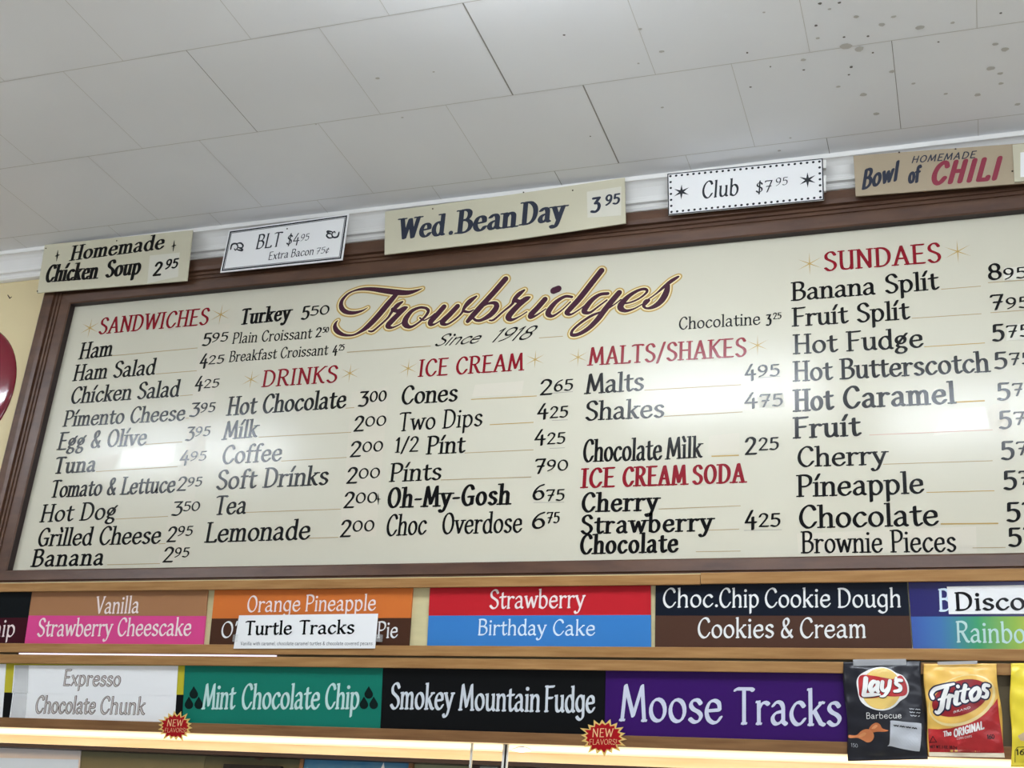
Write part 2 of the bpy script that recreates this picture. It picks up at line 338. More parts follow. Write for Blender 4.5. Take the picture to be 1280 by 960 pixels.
# ------------------------------------------------------------------ materials
M_wall = mat('cream_wall_paint', (226, 208, 162), .6, .3, noise=.06, nscale=3, bump=.05)
M_ceil = mat('white_ceiling_paint', (239, 240, 241), .6, .3, noise=.04, nscale=2.5)
M_seam = mat('ceiling_seam', (150, 146, 140), .8, .1)
M_spot = mat('ceiling_stain', (120, 116, 110), .8, .1)
M_spot2 = mat('ceiling_faint_stain', (196, 193, 187), .8, .1)
M_crown = mat('white_trim_paint', (240, 238, 232), .4, .4, noise=.05, nscale=5)
M_floor = mat('floor_tile', (205, 205, 203), .5, .4, noise=.2, nscale=4)
M_frame = mat('walnut_stain', (94, 66, 48), .38, .35, noise=.3, nscale=9, stretch=(1, 4, 4), dark=(74, 50, 37), bump=.08)
M_rabbet = mat('black_stain', (44, 30, 30), .45, .4)
M_panel = mat('gloss_cream_enamel', (206, 201, 181), .16, .24, noise=.03, nscale=2)
M_patch = mat('repainted_enamel', (211, 204, 186), .14, .28)
M_patch2 = mat('dull_enamel', (207, 200, 181), .2, .2)
M_ink = mat('black_sign_enamel', (9, 9, 11), .16, .22)
M_red = mat('red_sign_enamel', (134, 24, 36), .16, .24)
M_gold = mat('gold_leaf_paint', (178, 146, 78), .3, .3)
M_goldl = mat('pale_gold_line', (170, 150, 112), .3, .3)
M_plum = mat('plum_sign_enamel', (68, 36, 50), .14, .3)
M_pearl = mat('cream_outline_enamel', (232, 216, 168), .16, .35)
M_white = mat('white_paper', (242, 241, 238), .6, .3)
M_stick = mat('pale_sticker', (212, 208, 192), .45, .4)
M_oldboard = mat('aged_cream_board', (204, 198, 172), .5, .3, noise=.06, nscale=6)
M_tan = mat('tan_board', (174, 158, 132), .55, .3, noise=.08, nscale=5)
M_navy = mat('navy_sign_paint', (40, 46, 62), .45, .4)
M_maroon = mat('maroon_brush_paint', (140, 48, 66), .45, .4)
M_print = mat('dark_print', (48, 50, 54), .6, .2)
M_oak = mat('honey_pine', (172, 130, 80), .5, .25, noise=.3, nscale=14, stretch=(.6, 8, 8), dark=(146, 104, 58), bump=.05)
M_oakd = mat('shaded_pine', (138, 100, 62), .5, .25, noise=.3, nscale=14, stretch=(.6, 8, 8), dark=(114, 78, 45), bump=.05)  # darker copy of the rail pine; the bottom rail's shade is in the colour
M_pine = mat('raw_pine', (238, 214, 178), .5, .4, noise=.12, nscale=9, stretch=(.5, 8, 8), dark=(230, 196, 150))
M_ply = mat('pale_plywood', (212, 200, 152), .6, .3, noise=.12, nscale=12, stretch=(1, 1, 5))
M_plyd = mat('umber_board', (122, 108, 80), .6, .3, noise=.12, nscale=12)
M_nail = mat('rusty_nail', (70, 52, 40), .6, .4)
def flat(name, rgb, rough=.34, spec=.16, **k): return mat(name, rgb, rough, spec, **k)

# ------------------------------------------------------------------ setting
RX0, RX1, RY0 = -6.5, 5.0, -7.0
tag(box('wall_back', (RX0, 0, 0), (RX1, .12, HCEIL+.1), M_wall), kind='structure')
tag(box('floor', (RX0, RY0, -.1), (RX1, 0, 0), M_floor), kind='structure')
# ceiling: square tiles in running bond, each with a shallow seam
ceil = tag(box('ceiling', (RX0, RY0, HCEIL), (RX1, 0, HCEIL+.1), M_ceil), 'white painted ceiling of square tiles with faint seams', kind='structure')
def ceil_strip(V, F, x0, y0, x1, y1, wd):
    dx, dy = x1-x0, y1-y0; l = math.hypot(dx, dy); nx, ny = -dy/l*wd/2, dx/l*wd/2; k = len(V)
    V += [(x0+nx, y0+ny, HCEIL-.0006), (x1+nx, y1+ny, HCEIL-.0006), (x1-nx, y1-ny, HCEIL-.0006), (x0-nx, y0-ny, HCEIL-.0006)]; F.append((k, k+1, k+2, k+3))
V, F = [], []; V2, F2 = [], []
rows = [-.13, -.472, -.815, -1.158, -1.50]
for i, y in enumerate(rows):
    ceil_strip(V2, F2, RX0, y, RX1, y, .0022)
    for k in range(-16, 12):
        x = -.961+.354*k+(.177 if i % 2 == 1 else 0)
        y1 = rows[i-1] if i else -.06
        strong = (i, k) in ((2, 0), (1, 0), (1, 2), (2, -2), (0, 0), (0, 2))
        if strong: ceil_strip(V, F, x, y, x, y1, .0034 if (i, k) in ((2, 0), (1, 0)) else .0016)
        else: ceil_strip(V2, F2, x, y, x, y1, .0014)
obj('seam', V, F, M_seam, ceil); obj('faint_seam', V2, F2, mat('faint_seam_paint', (204, 202, 196), .8, .1), ceil)
def ceil_pt(px, py):
    d = RT*((px-640)/FPX)-UP*((py-480)/FPX)+FW; k = (HCEIL-CAM[2])/d[2]; return (CAM+d*k)[:2]
V, F, V2, F2 = [], [], [], []
for px, py, r, strong in [(1064, 83.5, 7, 1), (1061, 93, 4.5, 1), (1020, 31.5, 6, 1), (1055, 46, 4, 1), (1085, 45, 5, 1), (1091, 65.5, 4.5, 1), (1173, 52, 4, 1), (1251, 16, 5, 1), (934, 65.5, 5, 1), (705, 43.5, 4, 1), (955, 15, 4, 0), (1004, 74.5, 7, 0), (1004.5, 87, 4, 1), (1022, 47.5, 6, 0), (963, 83, 4, 1), (938, 108.5, 4, 1), (1070, 20.5, 7, 0), (1102, 30.5, 9, 0), (1150, 34, 11, 0), (1117, 20.5, 7, 0), (1058, 57.5, 16, 0), (1074, 61, 13, 0), (1115, 89, 9, 0), (1079, 118, 10, 0), (1095, 142, 9, 0), (1244, 55, 8, 0), (1256, 61.5, 11, 0), (1238, 85, 11, 0), (1250, 91.5, 8, 0), (1251, 104, 7, 0), (1222, 118, 9, 0), (1182, 117, 6, 0), (1142, 104, 6, 0), (1048, 108, 6, 0), (827, 64, 7, 0), (800, 36, 6, 0), (472, 97.5, 7, 0), (542, 89.5, 4, 0), (738, 170, 4, 1), (828, 134, 5, 0), (798, 79, 4, 0), (1025, 4, 6, 1), (1049, 3, 5, 1), (1037, 11, 5, 0), (1272, 130, 8, 0), (1191, 28, 6, 0), (974, 188, 6, 0), (988, 172, 4, 0), (503, 146.5, 4, 0), (395, 155, 3, 0)]:
    c = ceil_pt(px, py); rr = r*.00115*.55; VV, FF = (V, F) if strong else (V2, F2); k = len(VV); q = random.uniform(.7, 1.3)
    VV += [(c[0]+rr*(q if strong else 1.3)*math.cos(t)*random.uniform(.8, 1.2), c[1]+rr*math.sin(t)*random.uniform(.8, 1.2), HCEIL-.0009) for t in np.arange(9)*2*math.pi/9]; FF.append(tuple(range(k, k+9))[::-1])
obj('ceiling_spots', V, F, M_spot, ceil); obj('ceiling_smudges', V2, F2, M_spot2, ceil)
# crown moulding swept along the wall
prof = [(.060, 0), (.060, .013), (.054, .0145), (.048, .018), (.040, .026), (.034, .036), (.0285, .046), (.026, .053), (.028, .055), (.028, .0625), (.019, .0645), (.0175, .069), (.019, .073), (.016, .080), (.008, .083), (0, .083)]
V = [(x, -p, HCEIL-d) for x in (RX0, RX1) for p, d in prof]; k = len(prof)
tag(clean(obj('trim_1', V, [(i, i+1, k+i+1, k+i) for i in range(k-1)], M_crown)), 'white crown moulding between wall and ceiling', kind='structure')

# ceiling lamps (above the picture; their shine lies on the varnish of the board)
M_lens = mat('lamp_lens', (238, 246, 255), .4, .3, emit=LAMP_S)
M_lamp = mat('white_lamp_metal', (235, 235, 235), .4, .4)
for x, y, lab in ((-3.15, -1.62, 'white ceiling lamp nearest the red wall disc'), (-.76, -1.31, 'white ceiling lamp in front of the middle of the menu board'), (.12, -1.64, 'white ceiling lamp over the chili sign end')):
    hw = .5 if x < -3 else .34; t = empty('ceiling_lamp', (x, y, HCEIL), lab, 'lamp', 'ceiling lamps')
    for dx in (-.25, .25): box('lamp_stem', (x+dx-.01, y-.01, HCEIL-.07), (x+dx+.01, y+.01, HCEIL), M_lamp, t)
    bevel(box('lamp_lens', (x-hw, y-.10, HCEIL-.13), (x+hw, y+.10, HCEIL-.07), M_lens, t), .015, 3)

# ------------------------------------------------------------------ menu board
MB = empty('menu_board', (-1.15, -.02, 2.37), 'huge glossy cream menu board in a dark walnut frame under the crown moulding', 'menu board')
u0, v0 = -2.517, .8128; v1 = 1.6475; u1 = .34
slab('panel', BOARD, [(u0-.012, v0-.012), (u1+.012, v0-.012), (u1+.012, v1+.012), (u0-.012, v1+.012)], -.012, 0, M_panel, MB)
fprof = [(0, -.012), (0, .021), (.004, .024), (.030, .026), (.032, .0225), (.036, .0225), (.037, .020), (.040, .020), (.041, .0235), (.048, .0235), (.049, .020), (.052, .020), (.053, .0245), (.060, .0245), (.061, .020), (.064, .020), (.066, .029), (.078, .0305), (.100, .0305), (.105, .027), (.105, -.030)]
def rail_side(name, s, prof_, m):
    def corner(k, o):
        return {0: (u0-o, v0-o), 1: (u1+o, v0-o), 2: (u1+o, v1+o), 3: (u0-o, v1+o)}[k]
    V, F = [], []; a, b = s, (s+1) % 4
    for o, p in prof_:
        for k in (a, b):
            c = corner(k, o); V.append(BOARD.w(c[0], c[1], p))
    for i in range(len(prof_)-1): F.append((2*i, 2*i+1, 2*i+3, 2*i+2))
    return clean(obj(name, V, F, m, MB))
for s in range(4):
    rail_side('frame_rail', s, fprof[1:], M_frame); rail_side('frame_rabbet', s, fprof[:2], M_rabbet)

# older repainted patches: slightly different enamel under the prices and corrections
for px, m in [([(150, 585), (152, 567), (153, 561), (221, 553), (217, 577), (205, 583)], M_patch), ([(119, 588), (122, 571), (150, 567), (146, 580), (140, 586)], M_patch2),
              ([(251, 408), (288, 404), (279, 440), (266, 504), (256, 560), (226, 705), (196, 707), (232, 560), (240, 500)], M_patch2),
              ([(590, 496), (594, 481), (655, 476), (652, 493)], M_patch), ([(885, 569), (886, 545), (924, 541), (925, 566)], M_patch2), ([(1166, 545), (1180, 515), (1231, 508), (1237, 535)], M_patch),
              ([(1232, 515), (1241, 505), (1262, 503), (1259, 545), (1241, 540)], M_patch2), ([(440, 490), (486, 483), (470, 670), (424, 674)], M_patch2), ([(996, 667), (1220, 658), (1221, 690), (998, 692)], M_patch)]:
    poly('repainted_patch', BOARD, px, m, MB, .0003)

def price(big, sup, x0, y0, h, xs, xe, ye, hs, st='digit'):
    a = BOARD.uv(x0, y0); e = BOARD.uv(xs-.8, y0); hh = float(BOARD.uv(x0, y0-h)[1]-a[1])
    V, F = glyph_mesh(big, st, float(e[0]-a[0]), hh)
    V = [(a[0]+x, a[1]+y) for x, y in V]
    b = BOARD.uv(xs+.6, ye); g = BOARD.uv(xe, ye); vb = g[1]; h2 = float(BOARD.uv(xe, ye-hs)[1]-g[1])
    V2, F2 = glyph_mesh(sup, st, float(g[0]-b[0]), h2); k = len(V)
    V += [(b[0]+x, vb+y) for x, y in V2]; F = list(F)+[tuple(i+k for i in f) for f in F2]
    put('price', BOARD, V, F, .0009, M_ink, MB)
I_, G_ = '\u00ed', '\u00ec'
items = [  # (lettering, baseline from, to, cap height, style)
('Ham', 99.4, 448.8, 138.5, 444.4, 19.4, 'menu'), ('Ham Salad', 91.9, 476, 194, 467.5, 19, 'menu'), ('Ch\u00edcken Salad', 87.5, 504.4, 224, 495, 19.5, 'menu'),
('P\u00edmento Cheese', 79.5, 533, 231, 525, 18.8, 'menu'), ('E\u011d\u011d & Ol\u00edve', 72.5, 562, 182.5, 556, 20.5, 'menu'), ('Tuna', 66, 592, 119, 588.8, 19.3, 'bold'),
('Tomato & Lettuce', 61.5, 621.8, 218.5, 615, 20.5, 'menu'), ('Hot Do\u011d', 51, 652.5, 144.5, 648.3, 21, 'menu'), ('Gr\u00eclled Cheese', 46, 682.5, 200.5, 679, 21.5, 'menu'), ('Banana', 40, 708, 129, 705.8, 20.5, 'bold'),
('Turkey', 299.5, 405.7, 362.5, 399.3, 18.3, 'bold'), ('Plain Croissant', 290.8, 429.5, 390, 422.6, 13, 'thin'), ('Breakfast Croissant', 286.7, 452.4, 410.2, 443.3, 12.8, 'thin'),
('Hot Chocolate', 284.3, 519, 432.5, 509.3, 22, 'menu'), ('M\u00ed\u006c\u006b', 278.6, 549.3, 322, 545.6, 21.5, 'menu'), ('Coffee', 276.6, 579.8, 352, 575.6, 22, 'menu'), ('Soft Dr\u00ednks', 269.5, 611.7, 410, 605.4, 23, 'menu'),
('Tea', 266.8, 643.4, 307.5, 641.6, 22.5, 'menu'), ('Lemonade', 257.3, 677.7, 387.5, 673.6, 24, 'menu'),
('Cones', 501, 505.3, 571.8, 501, 21.8, 'menu'), ('Two Dips', 497, 538.9, 602.8, 532, 22, 'thin'), ('1/2', 493, 565.6, 523, 564.2, 18, 'menu'), ('P\u00ednt', 534.2, 567.6, 582, 565.4, 21.5, 'menu'), ('P\u00ednts', 488.1, 602, 551.5, 599.3, 22, 'menu'),
('Oh-My-Gosh', 483.3, 634.5, 636.5, 629.9, 24, 'bold'), ('Choc', 482, 669.7, 533, 667.4, 25.5, 'thin'), ('Overdose', 551.8, 667.4, 652.8, 665, 25.5, 'thin'),
('Chocolatine', 848.5, 411.9, 950.7, 405.4, 14.8, 'thin'),
('Malts', 732.3, 492, 805, 487.5, 23.5, 'menu'), ('Shakes', 731.3, 525.3, 830.5, 521.2, 23, 'menu'), ('Chocolate', 728.2, 577.2, 828, 574.4, 27, 'cond'), ('M\u00eclk', 832.7, 573.9, 878.6, 571.2, 26, 'cond'),
('Cherry', 726.5, 639.7, 823, 637.6, 23, 'bold'), ('Strawberry', 725.5, 667.2, 891, 663, 22.5, 'bold'), ('Chocolate', 724.4, 692.3, 848.5, 689.6, 23.5, 'bold'),
('Banana Spl\u00edt', 991, 375.6, 1175, 361.2, 22, 'menu'), ('Fruit Spl\u00edt'.replace('ui', 'u\u00ed'), 992.2, 407.7, 1138.5, 398.4, 22.3, 'menu'), ('Hot Fud\u011de', 993.6, 442.2, 1155, 433.5, 23.3, 'menu'),
('Hot Butterscotch', 993.4, 476.4, 1236, 464.4, 24, 'menu'), ('Hot', 993.6, 514, 1043.5, 511, 26, 'semi'), ('Caramel', 1053.8, 510.2, 1193, 503.6, 26, 'semi'), ('Fru\u00edt', 993.6, 547.5, 1077.5, 543.9, 25, 'semi'),
('Cherry', 996.9, 583.1, 1109, 580.2, 24, 'menu'), ('P\u00edneapple', 998, 620.6, 1156, 616, 26, 'menu'), ('Chocolate', 998.8, 659.8, 1174.3, 656.2, 27.3, 'menu'), ('Brownie Pieces', 1003, 691, 1196, 689.2, 26, 'thin')]
for it in items:
    text('menu_item', BOARD, *it[:6], it[6], M_ink, MB, .0007)
prices = [('5', '95', 252, 432.5, 15, 264, 284.5, 426.2, 10.8), ('4', '25', 248.5, 459, 15.5, 260, 279.5, 454, 10.2), ('4', '25', 242.5, 487.5, 16, 254, 273.5, 483.9, 10.2), ('3', '95', 236, 521, 16.5, 249.5, 268.5, 514.6, 11.3), ('3', '95', 230.8, 551, 16.5, 243, 262.3, 544.5, 11.3),
('4', '95', 223.5, 580, 16, 236.8, 257.3, 575.2, 11), ('2', '95', 220.5, 613.5, 16.5, 233.5, 252, 607.5, 11), ('3', '50', 213.8, 644.6, 17, 228, 249.3, 638.2, 11.4), ('2', '95', 207.8, 677.4, 18, 221, 240.3, 669.3, 11.5), ('2', '95', 203, 702.7, 18, 217, 236, 696.2, 11.5),
('5', '50', 375.7, 399.6, 15.8, 387, 411.2, 392.5, 11.2), ('2', '50', 394, 421.6, 11.2, 402.4, 411, 415.3, 6.5), ('4', '25', 415, 443.6, 11, 422.6, 430.5, 437.6, 7),
('3', '00', 447, 508.3, 18, 461, 482.9, 501, 13), ('2', '00', 441.6, 539.3, 18, 455.6, 482.3, 531.6, 12.3), ('2', '00', 437, 571.3, 18.4, 452, 478.3, 563.7, 12.5), ('2', '00', 432.6, 604.4, 19, 447.4, 474.5, 597, 12.5), ('2', '00', 429, 635, 19, 443.6, 471.2, 628, 13), ('2', '00', 424.6, 671.2, 20, 439.6, 467.4, 663.6, 13.5),
('2', '65', 674.6, 493.9, 18.3, 691.5, 716.2, 487.7, 13.6), ('4', '25', 670.8, 522.5, 17, 686.5, 710, 521.3, 13.6), ('4', '25', 667.3, 555, 17, 683, 706.5, 554.2, 13.6), ('7', '90', 667.8, 592, 17.5, 682.6, 710, 587.6, 13.2), ('6', '75', 665.2, 624.7, 18.5, 681.3, 705.6, 625.4, 13.6), ('6', '75', 664.4, 660.4, 19.5, 682, 699.6, 653.5, 13.2),
('3', '25', 957, 407.2, 13.4, 965.6, 977, 398.3, 7.5), ('4', '95', 930.4, 474, 17.5, 946.5, 974.8, 469.4, 14), ('4', '75', 930, 509, 17, 948.5, 978.8, 507.2, 15), ('2', '25', 930.8, 568.4, 20.6, 947.5, 973.8, 561.8, 15), ('4', '25', 930.4, 659.5, 20.5, 947.6, 975.8, 657.8, 16),
('8', '95', 1235.2, 350, 19, 1253.8, 1284, 347, 13.3), ('7', '95', 1238, 387.5, 18, 1257, 1287, 384, 13.3), ('5', '75', 1240, 426.7, 20.3, 1257.4, 1289, 420, 14.6), ('5', '75', 1242.5, 461.3, 20.3, 1261, 1291, 454.6, 14.4), ('5', '75', 1246, 500.3, 20.8, 1264.8, 1295, 493.3, 15), ('5', '75', 1248.4, 536, 21.5, 1266.6, 1298, 529.4, 15.4), ('5', '75', 1251, 574.7, 22.3, 1270, 1301, 567.6, 16), ('5', '75', 1254, 612, 22.8, 1273, 1305, 604.6, 16.4), ('5', '75', 1257.8, 652, 23.3, 1277.5, 1309, 644.8, 17), ('5', '75', 1260, 683, 22.6, 1279, 1311, 676, 17)]
for p in prices: price(*p)
M_rose = mat('faded_rose_line', (196, 160, 140), .3, .5)
for i, (x0, y0, x1, y1) in enumerate([(138.8, 445, 247, 435), (195, 467.6, 246, 463.5), (225, 495, 241, 493.6), (232, 523, 236, 522.6), (181.5, 555.6, 228, 552.5), (120, 589.6, 222, 583.2), (144.5, 649, 210, 645.5), (198, 680, 207, 679.3), (134, 706, 200, 704.5), (433.8, 440.4, 538.5, 432.6), (673.7, 422.5, 703.7, 420.4),
    (432, 510.4, 443, 509.5), (323.3, 546.5, 439, 540.4), (351.5, 576.4, 433.4, 571.9), (307, 640.6, 425.9, 636.5), (386, 672.8, 422.8, 671.7), (588.9, 499.4, 671, 495), (612.2, 531, 666.9, 528), (580.8, 566.3, 666.9, 562.4), (551, 600, 664.2, 596.3),
    (805.5, 487.9, 926.5, 481), (829.6, 520.6, 928.2, 515), (889.4, 570.4, 923.7, 569.2), (823.4, 636.4, 925.8, 632.3), (885.2, 662.9, 924, 661.4), (869.8, 689.7, 925.8, 688.9), (1176.4, 361.7, 1226, 357.8), (1139.8, 398, 1226.8, 392.3), (1155.3, 433.6, 1231.2, 428.8), (1195, 502.8, 1231, 501), (1086.6, 543.9, 1240.8, 537.4),
    (1104, 580.4, 1240.8, 576), (1158, 615.6, 1243, 613.5), (1175.7, 655, 1247.9, 654.3), (1215.6, 685, 1257, 684.3), (1235, 353.5, 1281, 350), (1238, 391, 1285, 387.6)]):
    thick = 1.7 if i in (22, 29, 33) else 1.0
    line('leader_line', BOARD, x0, y0, x1, y1, thick, M_gold if i in (16, 17, 22, 28, 29, 32, 33) else M_rose if i == 30 else M_goldl, MB, .0005)
M_thin = mat('grey_underline', (150, 146, 134), .3, .5)
for x0, y0, x1, y1 in [(690, 525.6, 709.7, 524.8), (687, 560.6, 706, 559.8), (667, 628.3, 705.4, 627.8), (947, 472.4, 975.3, 470.3), (930, 663.1, 977.3, 662.1), (1255, 352.2, 1284, 350.4), (690, 491.6, 716, 489.6)]:
    line('price_underline', BOARD, x0, y0, x1, y1, .7, M_thin, MB, .0004)
# corrected prices pasted over the board
for px in [[(947.5, 511), (948.5, 491.5), (981, 489.8), (980.5, 508.5)], [(1254, 351), (1255, 335), (1290, 332), (1289, 348.6)], [(1258, 426), (1259, 406), (1293, 403.5), (1292, 423.5)]]:
    o = slab('price_sticker', BOARD, quad(BOARD, px), 0, .0005, M_stick, MB)
# red headings and gold stars
for s, x0, y0, x1, y1, h, st in [('SANDWICHES', 122.5, 417.6, 260, 405.2, 19, 'head'), ('DRINKS', 328.4, 483.5, 421, 477.4, 19.6, 'head'), ('ICE CREAM', 524.1, 470.6, 653.5, 462.5, 20.2, 'head'), ('MALTS/SHAKES', 735.8, 456.6, 933.3, 444.9, 21.4, 'head'), ('SUNDAES', 1029.9, 338.6, 1177, 327, 22.6, 'head'), ('ICE', 727.9, 609.5, 769, 608, 23, 'bold'), ('CREAM', 777.5, 607.8, 858, 605.3, 23, 'bold'), ('SODA', 865, 605, 931.2, 602.6, 22.5, 'bold')]:
    text('heading', BOARD, s, x0, y0, x1, y1, h, st, M_red, MB, .0007, label='red heading lettering')
def star(cx, cy, r):
    polys = []
    c = BOARD.uv(cx, cy)*1000; k = float(np.hypot(*(BOARD.uv(cx, cy-1)-BOARD.uv(cx, cy))))*1000
    for a in (90, 28, 152):
        d = np.array([math.cos(math.radians(a)), math.sin(math.radians(a))]); q = np.array([-d[1], d[0]])
        rr = r*(1.12 if a == 90 else 1.15)*k; wd = .62*k
        polys.append([tuple(c+d*rr), tuple(c+q*wd), tuple(c-d*rr), tuple(c-q*wd)][::-1])
    V, F = union([hull(p) for p in polys])
    put('star', BOARD, [(v[0]/1000, v[1]/1000) for v in V], F, .0006, M_gold, MB, label='gold six-pointed star')
for s in [(112.5, 410, 11), (276, 393.3, 12), (314, 474.4, 11), (437.4, 466.6, 11), (510.3, 460.6, 11), (669, 449.5, 10.5), (722.7, 446.6, 11), (947, 431.8, 12), (1012, 329.7, 13), (1197, 314.5, 13.5)]: star(*s)
pen('small_mark', BOARD, [[(473, 617, .2), (473, 624, 1.1), (473, 631, .2)], [(470, 624, .2), (473, 624, .8), (476, 624, .2)]], M_ink, MB, smooth=False)
# shop name in outlined script
A_, B_, C_, D_ = (405, 335), (505, 325), (600, 325), (700, 325)
def sh(org, pts): return [(org[0]+x/8, org[1]+y/8, r/8) for x, y, r in pts]
script = [sh(A_, p) for p in [
 [(438, 398, 2), (380, 430, 9), (300, 450, 16), (220, 440, 20), (175, 395, 22), (180, 330, 16), (235, 265, 10), (300, 230, 8), (380, 212, 13), (480, 213, 19), (600, 228, 25), (720, 243, 27), (840, 248, 22), (920, 230, 13), (985, 206, 2)],
 [(735, 252, 20), (650, 350, 27), (550, 470, 28), (450, 575, 26), (370, 635, 15), (290, 672, 9), (200, 670, 14), (135, 635, 22), (110, 590, 19), (120, 550, 10), (140, 527, 3)],
 [(448, 632, 6), (490, 632, 10), (560, 575, 9), (640, 500, 10), (680, 440, 14), (730, 380, 22), (785, 340, 9)],
 [(690, 415, 20), (740, 432, 18), (800, 405, 20), (832, 396, 8)],
 [(815, 408, 14), (750, 460, 24), (680, 530, 27), (640, 580, 24), (680, 598, 10), (750, 570, 5), (800, 535, 4)],
 [(1020, 402, 12), (960, 397, 12), (880, 432, 18), (822, 505, 26), (812, 560, 28), (860, 592, 15), (930, 560, 9), (1010, 490, 12), (1045, 432, 14), (1020, 402, 12)],
 [(960, 500, 7), (1000, 525, 6), (1060, 495, 5), (1110, 455, 4)]]]
script += [sh(B_, p) for p in [
 [(400, 470, 24), (330, 550, 26), (272, 612, 27), (268, 645, 18), (310, 642, 8), (390, 590, 5)],
 [(535, 465, 24), (455, 550, 26), (392, 612, 27), (392, 640, 18), (440, 642, 10), (520, 590, 9), (580, 530, 10), (605, 478, 16), (655, 418, 24), (725, 365, 9)],
 [(598, 512, 12), (650, 522, 10), (695, 500, 5)],
 [(1015, 192, 27), (900, 325, 27), (780, 455, 27), (690, 555, 26), (640, 612, 20)],
 [(740, 500, 8), (830, 442, 10), (910, 432, 18), (925, 475, 26), (870, 545, 26), (780, 600, 16), (720, 604, 12), (680, 565, 10)]]]
script += [sh(C_, p) for p in [
 [(95, 605, 6), (140, 598, 10), (230, 520, 9), (320, 445, 12), (345, 395, 18), (390, 345, 22), (445, 302, 9)],
 [(350, 402, 22), (400, 417, 18), (460, 387, 20), (500, 374, 8)],
 [(480, 387, 16), (400, 442, 26), (320, 522, 28), (285, 575, 28), (320, 600, 14), (400, 565, 6), (470, 520, 5)],
 [(650, 395, 25), (580, 475, 26), (512, 548, 27), (512, 575, 16), (570, 552, 8), (660, 490, 5)],
 [(920, 372, 12), (850, 367, 14), (760, 422, 20), (695, 500, 26), (684, 545, 24), (730, 562, 12), (820, 502, 7), (905, 420, 6)],
 [(1215, 108, 27), (1110, 242, 27), (1000, 382, 27), (900, 492, 26), (870, 530, 22), (910, 546, 10), (990, 500, 6), (1045, 458, 5)]]]
script += [sh(D_, p) for p in [
 [(480, 337, 14), (400, 347, 16), (320, 402, 22), (258, 480, 26), (244, 520, 22), (300, 527, 12), (390, 462, 8), (470, 402, 7)],
 [(592, 328, 26), (520, 412, 27), (440, 512, 27), (380, 592, 26), (290, 682, 22), (190, 742, 18), (120, 750, 16), (130, 700, 12), (220, 620, 12), (330, 552, 12), (440, 510, 8), (540, 450, 6), (610, 395, 5)],
 [(590, 442, 7), (700, 427, 8), (800, 382, 8), (870, 320, 11), (850, 292, 13), (780, 307, 14), (690, 362, 20), (622, 432, 28), (606, 480, 28), (655, 510, 16), (740, 490, 8), (820, 445, 5)],
 [(880, 397, 6), (960, 340, 7), (1040, 270, 14), (1110, 215, 18), (1170, 177, 13), (1190, 165, 5)],
 [(1078, 255, 20), (1062, 330, 28), (1012, 412, 28), (940, 467, 20), (870, 485, 10), (838, 460, 14), (862, 420, 24), (890, 405, 12)]]]
pen('shop_name_outline', BOARD, script, M_gold, MB, .0004, 3.25, label='gold outline of the script name')
pen('shop_name_halo', BOARD, script, M_pearl, MB, .0007, 1.6)
dot = [sh(C_, [(740, 307, 33), (780, 291, 33)])]
pen('shop_name', BOARD, script+dot, M_plum, MB, .0010, .15, label='plum script lettering')
text('founding_line', BOARD, 'Since', 543.5, 432.4, 602, 428.3, 13.5, 'script', M_ink, MB, .0007)
text('founding_line', BOARD, '1918', 615, 427.5, 671.5, 423, 15.5, 'script', M_ink, MB, .0007)
# ------------------------------------------------------------------ signs in front of the crown moulding
def root_at(fr, px, n, name, label, cat, group=None):
    q = [fr.w(*fr.uv(x, y, n), n) for x, y in px]; c = sum(q)/len(q); lo = min(p[2] for p in q)
    return empty(name, (c[0], c[1], lo), label, cat, group)
def nails(fr, P, t):
    for x, y in P:
        c = fr.uv(x, y); V, F = [], []
        for k, (r, n) in enumerate(((.0022, -.002), (.0022, .0012), (.0010, .0022))):
            V += [fr.w(c[0]+r*math.cos(a), c[1]+r*math.sin(a), n) for a in np.arange(8)*math.pi/4]
        for k in (0, 1): F += [(8*k+i, 8*k+(i+1) % 8, 8*k+8+(i+1) % 8, 8*k+8+i) for i in range(8)]
        F.append(tuple(range(16, 24))); obj('nail', V, F, M_nail, t)
GR = 'signs along the crown moulding'
def sign(px, label, m, th=.004):
    t = root_at(CROWN, px, 0, 'painted_sign', label, 'sign', GR)
    slab('board', CROWN, quad(CROWN, px), -th, 0, m, t, .0006); return t
t = sign([(46.2, 366.2), (233.8, 351), (240.8, 287.5), (55.8, 306)], 'cream hand-lettered sign for homemade chicken soup over the frame corner', M_oldboard)
slab('price_sticker', CROWN, quad(CROWN, [(184, 354.3), (222.5, 346), (224.5, 315.7), (187.5, 319.5)]), 0, .0004, M_stick, t)
text('lettering', CROWN, 'Homemade', 88.3, 325.6, 205, 310.5, 17.5, 'serif', M_ink, t, .0006)
text('lettering', CROWN, 'Ch\u00edcken', 55.5, 352.6, 120.5, 347.8, 20, 'serif', M_ink, t, .0006)
text('lettering', CROWN, 'Soup', 130.8, 346.6, 175, 342, 20, 'serif', M_ink, t, .0006)
text('price', CROWN, '2', 190.7, 344.8, 201.5, 343.7, 15.5, 'sansb', M_ink, t, .0008); text('price', CROWN, '95', 206.2, 336.4, 222, 334.4, 11, 'sansb', M_ink, t, .0008)
for x, y in ((71.7, 319.5), (217.3, 307.3)): pen('spark', CROWN, [[(x+.8, y-6.5, .2), (x, y, 1), (x-.8, y+7, .2)], [(x-2.6, y+.8, .3), (x, y, 1), (x+2.8, y-.8, .3)]], M_ink, t, smooth=False)
nails(CROWN, [(146, 301), (57.5, 310.5), (46.8, 364)], t)
t = sign([(275, 340.8), (428, 325), (436.2, 267.3), (286.3, 288)], 'small white printed sign for a bacon sandwich with double border', M_white, .003)
